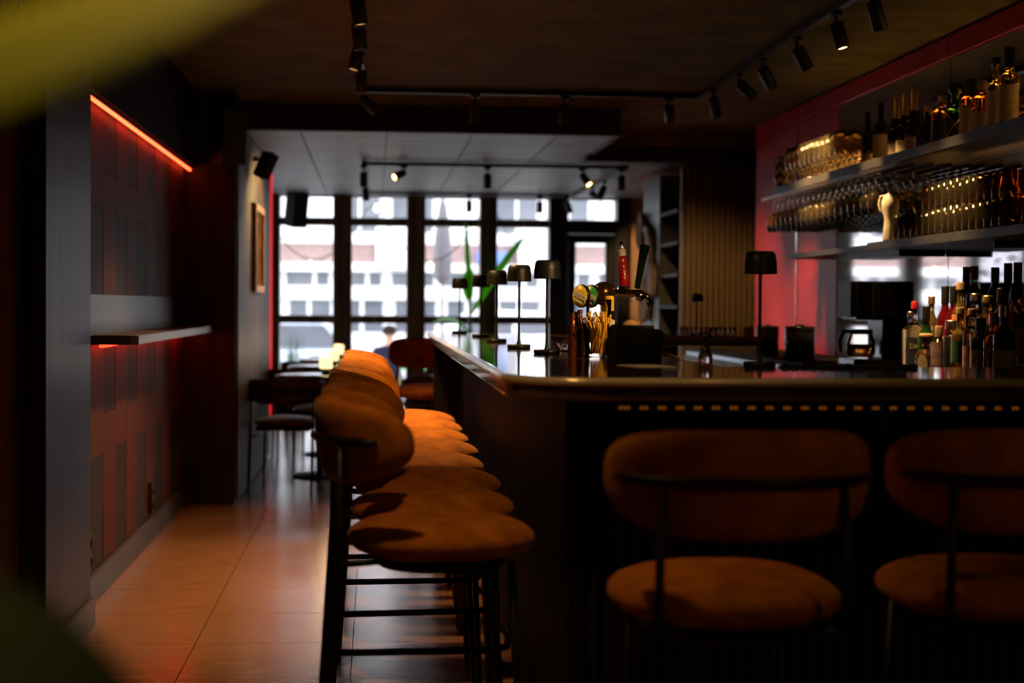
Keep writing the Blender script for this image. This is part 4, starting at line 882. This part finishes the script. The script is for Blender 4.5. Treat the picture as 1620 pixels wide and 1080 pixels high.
def make_chair():
    t = thing('dining_chair', '-', 'chair', (0, 0, 0), 0, 'brown leather dining chairs')
    cushion(0.225, 0.225, 0.455, 0.035, n=3.0).build('seat', 'seat_leather', t)
    MB().bbox(-0.19, 0.19, -0.17, 0.19, 0.40, 0.424, 0.004).build('seat_pan', 'black_steel', t)
    shell_back(0.27, 1.45, 0.03, 0.70, 0.065, 0.11, 0.018, nt=5, nb=2.6, tilt=0.1).build('backrest', 'brown_leather', t)
    MB().tube([(math.sin(a)*0.297, 0.03-math.cos(a)*0.297, 0.68) for a in [math.radians(-70+140*k/14) for k in range(15)]], 0.009, 8).build('back_rail', 'black_steel', t)
    for s in (-1, 1):
        a = math.radians(48*s); x, y = math.sin(a)*0.297, 0.03-math.cos(a)*0.297
        MB().tube([(x, y, 0.68), (x, y-0.03, 0.42), (x, y-0.10, 0.0)], 0.010, 8).build('leg', 'black_steel', t)
        MB().tube([(0.19*s, 0.17, 0.41), (0.20*s, 0.19, 0.0)], 0.010, 8).build('leg', 'black_steel', t)
        MB().tube([(x, y-0.045, 0.36), (0.192*s, 0.174, 0.36)], 0.008, 8).build('stretcher', 'black_steel', t)
    return t
ch = make_chair()
chairs = [(-0.62, 11.28, -0.12, 'nearest brown leather dining chair, back to the viewer, left of the aisle'), (-0.42, 12.42, PI, 'brown leather dining chair at the far side of the nearest round table'),
          (-0.60, 13.05, 0.0, 'brown leather dining chair before the second round table, back to the viewer'), (-0.42, 14.12, PI, 'brown leather dining chair at the far side of the second table'),
          (-0.60, 14.76, 0.1, 'brown leather dining chair before the farthest round table'), (-0.4, 15.82, PI, 'brown leather dining chair nearest the windows, left side'),
          (0.22, 11.9, 1.5, 'brown leather dining chair right of the nearest round table'), (0.45, 13.4, 1.6, 'brown leather dining chair right of the second round table')]
for i, (x, y, r, lab) in enumerate(chairs):
    if i == 0: ch.location = (x, y, 0); ch.rotation_euler.z = r; ch['label'] = lab
    else: copy_tree(ch, (x, y, 0), r, lab)

# ================================================================== TRACK LIGHTS
def track(name, pts, lab):
    t = thing(name, lab, 'light track', (0, 0, 0))
    for a, b in zip(pts, pts[1:]):
        x0, x1 = sorted((a[0], b[0])); y0, y1 = sorted((a[1], b[1])); z = a[2]
        MB().box(x0-0.017, x1+0.017, y0-0.017, y1+0.017, z-0.03, z).build('rail', 'track_black', t)
TZ = CEIL-0.004
track('ceiling_track', [(-0.08, -0.9, TZ), (-0.08, 9.9, TZ), (2.06, 9.9, TZ), (2.06, -0.9, TZ)], 'black light track on the plaster ceiling, following the bar')
LZ = LOWC-0.012
track('ceiling_track', [(-0.09, 12.95, LZ), (2.09, 12.95, LZ), (2.09, 16.3, LZ), (-0.09, 16.3, LZ), (-0.09, 12.95, LZ)], 'black rectangular light track under the grey lowered ceiling')
ad_me = MB().box(-0.03, 0.03, -0.016, 0.016, -0.05, -0.03).mesh('adapter', 'track_black')
st_me = MB().tube([(0, 0, -0.05), (0, 0, -0.095)], 0.008, 8).mesh('stem', 'track_black')
h_me = MB().lathe([(0, 0.0), (0.030, 0.0), (0.032, -0.004), (0.032, -0.122), (0.028, -0.122), (0.026, -0.110), (0, -0.110)], 24).mesh('housing', 'track_black')
le = {k: MB().lathe([(0, -0.112), (0.026, -0.112)], 20).mesh('lens', k) for k in ('lamp_on', 'lamp_dim', 'lamp_off')}
WARM = (1.0, 0.60, 0.22)
PW = 2.4
def spot(x, y, z, aim, power, cone, lab, glow='lamp_dim', rz=0.0, blend=0.6):
    t = thing('track_spotlight', lab, 'spotlight', (x, y, z), 0, 'track spotlights')
    put('adapter', ad_me, t, None, (0, 0, rz)); put('stem', st_me, t)
    d = Vector(aim).normalized(); q = d.to_track_quat('-Z', 'Y')
    h = put('housing', h_me, t, (0, 0, -0.085)); h.rotation_euler = q.to_euler()
    put('lens', le[glow], h)
    if power:
        l = bpy.data.lights.new('spot_beam', 'SPOT'); l.energy = power*PW; l.color = WARM; l.spot_size = math.radians(cone); l.spot_blend = blend; l.shadow_soft_size = 0.05
        lo = bpy.data.objects.new('spot_beam', l); C.objects.link(lo); lo.parent = h; lo.location = (0, 0, -0.128)
    return t
LX, RX = -0.08, 2.06
# left run (nearest the viewer first)
spot(LX, 3.1, TZ, (0.10, 0.4, -1), 11, 90, 'spotlight on the left track run, above the nearest stools, out of view', 'lamp_on', PI/2)
spot(LX, 6.55, TZ, (0.16, -0.1, -1), 52, 84, 'nearest visible spotlight on the left track run', 'lamp_dim', PI/2)
spot(LX, 7.15, TZ, (0.12, 0.0, -1), 40, 84, 'second nearest visible spotlight on the left track run', 'lamp_dim', PI/2)
spot(LX, 7.85, TZ, (-0.26, -0.2, -1), 62, 75, 'third nearest visible spotlight on the left track run', 'lamp_dim', PI/2)
spot(LX, 8.62, TZ, (0.05, 0.0, -1), 48, 84, 'farthest spotlight on the left track run, lens glowing', 'lamp_on', PI/2)
spot(LX, 9.75, TZ, (0.8, 0.35, -0.7), 0, 60, 'spotlight at the left corner of the ceiling track', 'lamp_off', PI/2)
spot(LX, 1.0, TZ, (-0.2, -0.3, -1), 30, 90, 'unseen spotlight added on the left track run to light the near plant', 'lamp_on', PI/2)  # lamp added out of view to brighten the near leaf
# back run
spot(0.63, 9.9, TZ, (0.0, 0.25, -1), 0, 50, 'left spotlight on the track run before the black fascia', 'lamp_off')
spot(1.20, 9.9, TZ, (-0.05, 0.2, -1), 0, 50, 'middle spotlight on the track run before the black fascia', 'lamp_off')
spot(1.87, 9.9, TZ, (0.25, 1.1, -1), 60, 70, 'right spotlight on the track run, beside the track corner', 'lamp_on')
# right run
spot(RX, 9.45, TZ, (0.30, 0.5, -1), 55, 55, 'farthest spotlight on the right track run', 'lamp_on', PI/2)
spot(RX, 8.78, TZ, (0.44, 0.0, -0.42), 60, 56, 'fifth nearest spotlight on the right track run', 'lamp_on', PI/2)
spot(RX, 8.24, TZ, (0.44, 0.30, -0.62), 110, 50, 'fourth nearest spotlight on the right track run', 'lamp_on', PI/2)
spot(RX, 7.56, TZ, (0.46, 0.0, -0.8), 50, 40, 'third nearest spotlight on the right track run', 'lamp_on', PI/2)
spot(RX, 6.90, TZ, (0.22, -0.2, -1), 60, 52, 'spotlight with bright lens on the right track run', 'lamp_on', PI/2)
spot(RX, 6.38, TZ, (0.34, 0.15, -1), 40, 48, 'nearest visible spotlight on the right track run', 'lamp_on', PI/2)
spot(RX, 3.2, TZ, (-1.26, 1.95, -1.16), 110, 27, 'unseen spotlight added on the right track run to light the straw jar and beer tap', 'lamp_on', PI/2)  # lamp added out of view to brighten the goods on the bar
spot(RX, 0.6, TZ, (-0.45, 1.0, -0.75), 4.5, 80, 'spotlight on the right track run behind the viewpoint, aimed at the front stools', 'lamp_on', PI/2)
# lowered ceiling
spot(-0.09, 12.95, LZ, (0.0, 0.1, -1), 0, 60, 'spotlight at the left end of the front track run, lowered ceiling', 'lamp_off')
spot(0.24, 12.95, LZ, (-0.9, -0.75, -0.5), 60, 60, 'glowing spotlight on the lowered ceiling aimed at the left wall', 'lamp_on')
spot(0.93, 12.95, LZ, (0.0, 0.1, -1), 0, 60, 'spotlight in the middle of the front run, lowered ceiling', 'lamp_off')
spot(1.72, 12.95, LZ, (0.45, -0.6, -0.75), 16, 50, 'glowing spotlight on the lowered ceiling, right of centre', 'lamp_on')
spot(2.05, 12.95, LZ, (0.0, 0.0, -1), 0, 60, 'spotlight at the right end of the front run, lowered ceiling', 'lamp_off')
spot(-0.09, 14.7, LZ, (0.1, 0.0, -1), 12, 70, 'lit spotlight on the left side run in front of the windows', 'lamp_on', PI/2)
spot(2.09, 14.2, LZ, (-0.5, -0.4, -1), 0, 60, 'nearer spotlight on the right side run in front of the windows', 'lamp_off', PI/2)
spot(2.09, 15.0, LZ, (0.98, 2.2, -0.75), 44, 30, 'farther spotlight on the right side run in front of the windows', 'lamp_on', PI/2)
spot(0.98, 16.3, LZ, (0.0, 0.0, -1), 0, 60, 'left spotlight on the rear run close to the windows', 'lamp_off')
spot(1.72, 16.3, LZ, (0.0, 0.0, -1), 0, 60, 'middle spotlight on the rear run close to the windows', 'lamp_off')
spot(2.0, 16.3, LZ, (0.4, -0.1, -1), 0, 60, 'tilted spotlight at the right end of the rear run', 'lamp_off')

# ================================================================== PLANTS
def leaf(par, path, width, m, name='leaf', fold=0.12, n=22, droop=0.0, side=None):
    """blade along a list of points (Catmull-Rom), half width profile, folded along a midrib"""
    pts = [Vector(p) for p in path]
    def cr(t):
        t = t*(len(pts)-1); i = min(int(t), len(pts)-2); f = t-i
        p0, p1, p2, p3 = pts[max(i-1, 0)], pts[i], pts[i+1], pts[min(i+2, len(pts)-1)]
        return 0.5*((2*p1)+(p2-p0)*f+(2*p0-5*p1+4*p2-p3)*f*f+(3*p1-p0-3*p2+p3)*f**3)
    sd = Vector(side or (0, 1, 0)).normalized(); grid = []; low = []
    for i in range(n+1):
        t = i/n; p = cr(t); tg = (cr(min(t+0.01, 1))-cr(max(t-0.01, 0))).normalized()
        s = (sd - tg*sd.dot(tg)).normalized(); up = s.cross(tg).normalized()
        w = width*(math.sin(PI*min(1, t*0.96+0.04)**0.75))**0.8
        row = []
        for k in range(-4, 5):
            u = k/4; row.append(p + s*u*w + up*abs(u)*w*fold + up*0.02*w*math.sin(9*t+k))
        grid.append(row)
    b = MB().sheet(grid); nv = len(b.v)
    o = b.build(name, m, par)
    md = o.modifiers.new('thickness', 'SOLIDIFY'); md.thickness = 0.0012; md.offset = 0
    mid = [cr(i/n) for i in range(n+1)]
    MB().tube([p + Vector((0, 0, -0.002)) for p in mid[::2]], [0.004*(1-0.8*i/len(mid[::2])) for i in range(len(mid[::2]))], 6).build('midrib', 'stem_green', o)
    return o
np_ = thing('potted_plant', 'big leafed green plant standing close at the left edge', 'plant', (-0.62, 0.72, 0))
MB().lathe([(0, 0), (0.13, 0), (0.17, 0.3), (0.175, 0.32), (0.155, 0.32), (0.15, 0.28), (0, 0.28)], 28).build('pot', 'terracotta', np_)
MB().lathe([(0, 0.285), (0.15, 0.285)], 24).build('soil', 'soil', np_)
MB().tube([(0, 0, 0.28), (0.02, -0.02, 0.7), (0.05, -0.04, 1.05), (0.10, -0.05, 1.28)], [0.016, 0.013, 0.010, 0.006], 8).build('stem', 'stem_green', np_)
MB().tube([(0, 0, 0.28), (0.05, 0.03, 0.6), (0.12, 0.06, 0.84), (0.17, 0.08, 0.95)], [0.014, 0.011, 0.009, 0.006], 8).build('stem', 'stem_green', np_)
leaf(np_, [(0.10, -0.05, 1.28), (0.28, -0.06, 1.338), (0.46, -0.06, 1.403), (0.58, -0.05, 1.455), (0.70, -0.04, 1.52)], 0.062, 'leaf_near', side=(0, 0.85, 0.55), fold=0.1)
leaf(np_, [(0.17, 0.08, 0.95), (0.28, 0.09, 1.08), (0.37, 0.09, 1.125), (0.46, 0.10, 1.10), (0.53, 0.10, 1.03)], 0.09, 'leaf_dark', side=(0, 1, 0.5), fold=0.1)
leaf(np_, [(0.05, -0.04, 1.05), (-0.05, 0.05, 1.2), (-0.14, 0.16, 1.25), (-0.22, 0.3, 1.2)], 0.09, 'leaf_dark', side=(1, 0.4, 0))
bp = thing('potted_plant', 'banana plant with bright green leaves before the third window', 'plant', (1.02, 16.85, 0))
MB().lathe([(0, 0), (0.12, 0), (0.15, 0.3), (0.135, 0.3), (0.13, 0.27), (0, 0.27)], 24).build('pot', 'terracotta', bp)
MB().tube([(0, 0, 0.2), (0.02, 0, 0.9), (0.0, 0, 1.35)], [0.03, 0.022, 0.012], 8).build('stem', 'stem_green', bp)
leaf(bp, [(0.0, 0, 1.35), (-0.02, 0.0, 1.52), (0.0, 0.02, 1.64), (0.02, 0.03, 1.7)], 0.07, 'leaf_green', side=(1, 0.3, 0))
leaf(bp, [(0.02, 0, 1.2), (0.35, 0, 1.72), (0.52, 0.02, 1.95), (0.6, 0.02, 2.03)], 0.045, 'leaf_green', side=(0.6, 0.4, -0.4))
leaf(bp, [(0.0, 0, 1.0), (-0.15, -0.05, 1.12), (-0.32, -0.06, 1.13), (-0.42, -0.06, 1.08)], 0.06, 'leaf_green', side=(0.2, 1, 0.3))
leaf(bp, [(0.01, 0, 1.3), (-0.02, -0.1, 1.7), (-0.04, -0.12, 2.0), (-0.05, -0.12, 2.2)], 0.03, 'leaf_green', side=(1, 0.1, 0.2))
gp_ = thing('potted_grass', 'tall thin grass plant by the leftmost window', 'plant', (-0.86, 16.8, 0))
MB().lathe([(0, 0), (0.10, 0), (0.12, 0.45), (0.105, 0.45), (0.10, 0.42), (0, 0.42)], 24).build('pot', 'terracotta', gp_)
for k in range(14):
    a = k*2.4; r = 0.02+0.004*k; MB().tube([(r*0.4*math.cos(a), r*0.4*math.sin(a), 0.42), (r*math.cos(a), r*math.sin(a), 0.75), (2.2*r*math.cos(a), 1.2*r*math.sin(a), 1.0-0.01*k)], [0.006, 0.005, 0.001], 5).build('blade', 'leaf_green', gp_)

# ================================================================== STREET
G = -0.35
tag(MB().box(-14, 22, 17.4, 25.5, G-0.2, G).build('pavement', 'paving'), 'pale paved terrace outside the windows', 'pavement', kind='structure')
tag(MB().box(-14, 22, 25.5, 44.9, G-0.22, G-0.05).build('road', 'asphalt'), 'grey street beyond the terrace', 'road', kind='structure')
fb = thing('shop_building', 'pale building with brick band across the street', 'building', (0, 45, 0))
MB().box(-14, 24, 0.0, 6, G-0.1, 9).build('wall', 'white_render', fb)
MB().box(-14, 24, -0.06, 0, 2.46, 3.02).build('brick_band', 'pink_brick', fb)
MB().box(-14, 24, -0.25, 0, 2.22, 2.46).build('canopy_band', 'white_render', fb); MB().box(-14, 24, -0.12, 0, 3.02, 3.26).build('sill_band', 'white_render', fb)
MB().box(-14, 24, -0.14, 0, 1.42, 1.80).build('sill_band', 'white_render', fb)
wn = 0
for k in range(24):
    x = -13 + k*1.5
    f = MB().box(x, x+1.15, -0.04, 0, 3.36, 4.9).build('window', 'blind_white' if k % 3 == 1 else 'far_glass', fb); MB().box(x+0.54, x+0.61, -0.07, -0.04, 3.36, 4.9).build('mullion', 'white_render', f)
    f = MB().box(x, x+1.2, -0.03, 0, 1.82, 2.20).build('shop_window', 'far_glass', fb); MB().box(x+0.75, x+0.85, -0.08, -0.03, 1.82, 2.20).build('mullion', 'white_render', f)
    f = MB().box(x+0.1, x+1.25, -0.03, 0, 0.5, 1.40).build('shop_window', 'far_glass', fb); MB().box(x+0.6, x+0.7, -0.06, -0.03, 0.5, 1.40).build('mullion', 'white_render', f)
    MB().box(x, x+1.15, -0.04, 0, 5.6, 7.2).build('window', 'far_glass', fb)
MB().box(0.05, 0.95, -0.4, -0.3, 2.3, 3.5).build('sign_board', 'blind_white', fb)
MB().box(4.1, 5.0, -0.5, -0.3, 2.4, 3.5).build('sign_board', 'blind_white', fb)
MB().box(2.9, 3.8, -0.7, 0, 2.5, 2.8).build('awning', 'blue_awning', fb)
def car(loc, m, lab, s=1.0, flip=1):
    t = thing('parked_car', lab, 'car', loc, 0 if flip > 0 else PI, 'parked cars')
    body = [(-2.1, 0.28), (-2.15, 0.55), (-2.05, 0.78), (-1.3, 0.90), (1.25, 0.92), (2.0, 0.80), (2.15, 0.55), (2.1, 0.28)]
    MB().yprism([(x*s, z*s) for x, z in body], -0.85*s, 0.85*s, 0.05).build('body', m, t)
    cab = [(-1.15, 0.90), (-0.55, 1.40), (0.65, 1.44), (1.45, 0.91)]
    c = MB().yprism([(x*s, z*s) for x, z in cab], -0.72*s, 0.72*s, 0.04).build('cabin', m, t)
    for a, b in (((-0.92, 0.95), (-0.1, 1.33)), ((0.02, 0.95), (1.05, 1.33))):
        for sy in (-1, 1): MB().yprism([(a[0]*s, a[1]*s), ((a[0]+0.42 if a[0] < 0 else a[0])*s, b[1]*s), ((b[0]-(0.3 if a[0] > 0 else 0))*s, b[1]*s), (b[0]*s, a[1]*s)], sy*0.725*s-0.01, sy*0.725*s+0.01).build('window', 'far_glass', c)
    for x in (-1.35, 1.35):
        for y in (-0.78, 0.78):
            w_ = MB().lathe([(0, -0.1), (0.3, -0.1), (0.32, -0.06), (0.32, 0.06), (0.3, 0.1), (0, 0.1)], 20, axis='Y').build('wheel', 'tyre', t, (x*s, y*s, 0.32*s))
            MB().lathe([(0, -0.112), (0.19, -0.108), (0.2, -0.1)], 16, axis='Y').build('hubcap', 'steel', w_)
    for y in (-0.6, 0.6): MB().cbox(2.12*s, y*s, 0.62*s, 0.06, 0.3*s, 0.12*s).build('headlight', 'blind_white', t)
car((-1.6, 27.5, G-0.05), 'car_silver', 'silver blue car parked behind the leftmost window', 1.0)
car((2.6, 30.0, G-0.05), 'car_white', 'white car parked behind the third and fourth windows', 1.12, -1)
car((7.5, 28.0, G-0.05), 'car_dark', 'dark car parked right of the white one', 1.0)
car((-6.5, 28.5, G-0.05), 'car_white', 'white car parked far to the left', 1.0)
# terrace
tt = thing('terrace_table', 'green terrace table outside the second window', 'table', (0.25, 23.3, G))
MB().bbox(-0.7, 0.9, -0.35, 0.35, 0.68, 0.72, 0.005).build('table_top', 'green_paint', tt)
for x in (-0.6, 0.8):
    for y in (-0.28, 0.28): MB().tube([(x, y, 0), (x, y, 0.68)], 0.025).build('leg', 'green_paint', tt)
bn = thing('terrace_bench', 'green terrace bench the person sits on', 'bench', (0.25, 22.6, G))
MB().bbox(-0.7, 0.9, -0.18, 0.18, 0.385, 0.425, 0.005).build('seat', 'green_paint', bn)
for x in (-0.6, 0.8): MB().box(x-0.03, x+0.03, -0.15, 0.15, 0, 0.385).build('leg', 'green_paint', bn)
def skinned(name, verts, edges, root, m, parent=None, sub=2):
    bm = bmesh.new(); ly = bm.verts.layers.skin.verify(); vs = []
    for p, r in verts:
        v = bm.verts.new(p); v[ly].radius = (r if isinstance(r, tuple) else (r, r)); vs.append(v)
    vs[root][ly].use_root = True
    for a, b in edges: bm.edges.new((vs[a], vs[b]))
    me = bpy.data.meshes.new(name); bm.to_mesh(me); bm.free(); me.materials.append(MATS[m])
    o = put(name, me, parent); md = o.modifiers.new('skin', 'SKIN'); md.use_smooth_shade = True
    sb = o.modifiers.new('sub', 'SUBSURF'); sb.levels = sub; sb.render_levels = sub
    return o
pe = thing('person', 'person in a dark shirt sitting at the green terrace table, seen from behind', 'person', (0.22, 22.58, G))
V = [((0, 0, 0.60), (0.165, 0.13)), ((0, 0.02, 0.75), (0.165, 0.12)), ((0, 0.05, 0.95), (0.18, 0.12)), ((0, 0.06, 1.04), (0.10, 0.08)), ((0, 0.07, 1.09), 0.055), ((0, 0.08, 1.15), 0.06), ((0, 0.09, 1.22), (0.078, 0.095)), ((0, 0.09, 1.30), (0.06, 0.075))]
E = [(k, k+1) for k in range(7)]
for s in (-1, 1):
    o = len(V); V += [((0.17*s, 0.06, 0.98), 0.07), ((0.25*s, 0.12, 0.76), 0.05), ((0.17*s, 0.38, 0.78), 0.038), ((0.14*s, 0.46, 0.785), (0.035, 0.02))]
    E += [(2, o), (o, o+1), (o+1, o+2), (o+2, o+3)]
    for f in range(5):
        q = len(V); ang = (-0.5+0.22*f)*s; L = (0.05, 0.075, 0.085, 0.08, 0.06)[f]
        V += [((0.14*s+math.sin(ang)*L*0.5, 0.47+math.cos(ang)*L*0.5, 0.785), 0.009), ((0.14*s+math.sin(ang)*L, 0.47+math.cos(ang)*L, 0.772), 0.007)]; E += [(o+3, q), (q, q+1)]
    o = len(V); V += [((0.1*s, 0.1, 0.53), 0.09), ((0.14*s, 0.42, 0.52), 0.065), ((0.14*s, 0.44, 0.28), 0.05), ((0.14*s, 0.40, 0.07), 0.04), ((0.14*s, 0.5, 0.035), 0.035)]
    E += [(0, o), (o, o+1), (o+1, o+2), (o+2, o+3), (o+3, o+4)]
skinned('body', V, E, 0, 'skin', pe)
shirt = [((0, 0, 0.50), (0.185, 0.145)), ((0, 0.02, 0.75), (0.18, 0.135)), ((0, 0.05, 0.95), (0.195, 0.135)), ((0, 0.06, 1.05), (0.10, 0.085)),
         ((0.175, 0.06, 0.98), 0.08), ((0.26, 0.12, 0.76), 0.06), ((0.20, 0.30, 0.775), 0.047), ((-0.175, 0.06, 0.98), 0.08), ((-0.26, 0.12, 0.76), 0.06), ((-0.20, 0.30, 0.775), 0.047)]
skinned('shirt', shirt, [(0, 1), (1, 2), (2, 3), (2, 4), (4, 5), (5, 6), (2, 7), (7, 8), (8, 9)], 0, 'shirt_dark', pe)
skinned('trousers', [((0, 0.0, 0.53), (0.19, 0.14)), ((0.1, 0.1, 0.54), 0.105), ((0.14, 0.42, 0.53), 0.08), ((0.14, 0.44, 0.28), 0.065), ((0.14, 0.41, 0.1), 0.06), ((-0.1, 0.1, 0.54), 0.105), ((-0.14, 0.42, 0.53), 0.08), ((-0.14, 0.44, 0.28), 0.065), ((-0.14, 0.41, 0.1), 0.06)],
        [(0, 1), (1, 2), (2, 3), (3, 4), (0, 5), (5, 6), (6, 7), (7, 8)], 0, 'ink_label', pe)
MB().lathe([(0.098, 0.0), (0.10, 0.05), (0.088, 0.10), (0.05, 0.135), (0, 0.142)], 20, (0, 0.078, 1.21)).build('hair', 'hair', pe)
pl = thing('closed_parasol', 'grey folded parasol standing on the terrace', 'parasol', (0.83, 19.2, G))
MB().tube([(0, 0, 0.06), (0, 0, 2.95)], 0.024, 10).build('pole', 'steel', pl)
MB().lathe([(0.05, 1.9), (0.11, 2.0), (0.12, 2.2), (0.10, 2.5), (0.05, 2.85), (0.02, 2.95)], 9, smooth=False).build('canopy', 'parasol_grey', pl)
MB().bbox(-0.25, 0.25, -0.25, 0.25, 0, 0.06, 0.01).build('base', 'steel', pl)
fs = thing('festoon_lights', 'string of small bulbs hanging outside the windows', 'string lights', (0, 17.41, 0))
pts = []
for k in range(33):
    x = -1.3 + k*0.12; s = (x+1.3) % 1.28/1.28; pts.append((x, 0, 1.78 + 0.72*(2*s-1)**2))
MB().tube(pts, 0.008, 6).build('cable', 'black_cap', fs)
for k in (5, 11, 16, 20, 26, 28): MB().lathe([(0, -0.10), (0.025, -0.085), (0.033, -0.06), (0.024, -0.03), (0.012, -0.01), (0, 0)], 14, pts[k]).build('bulb', 'bulb', fs)
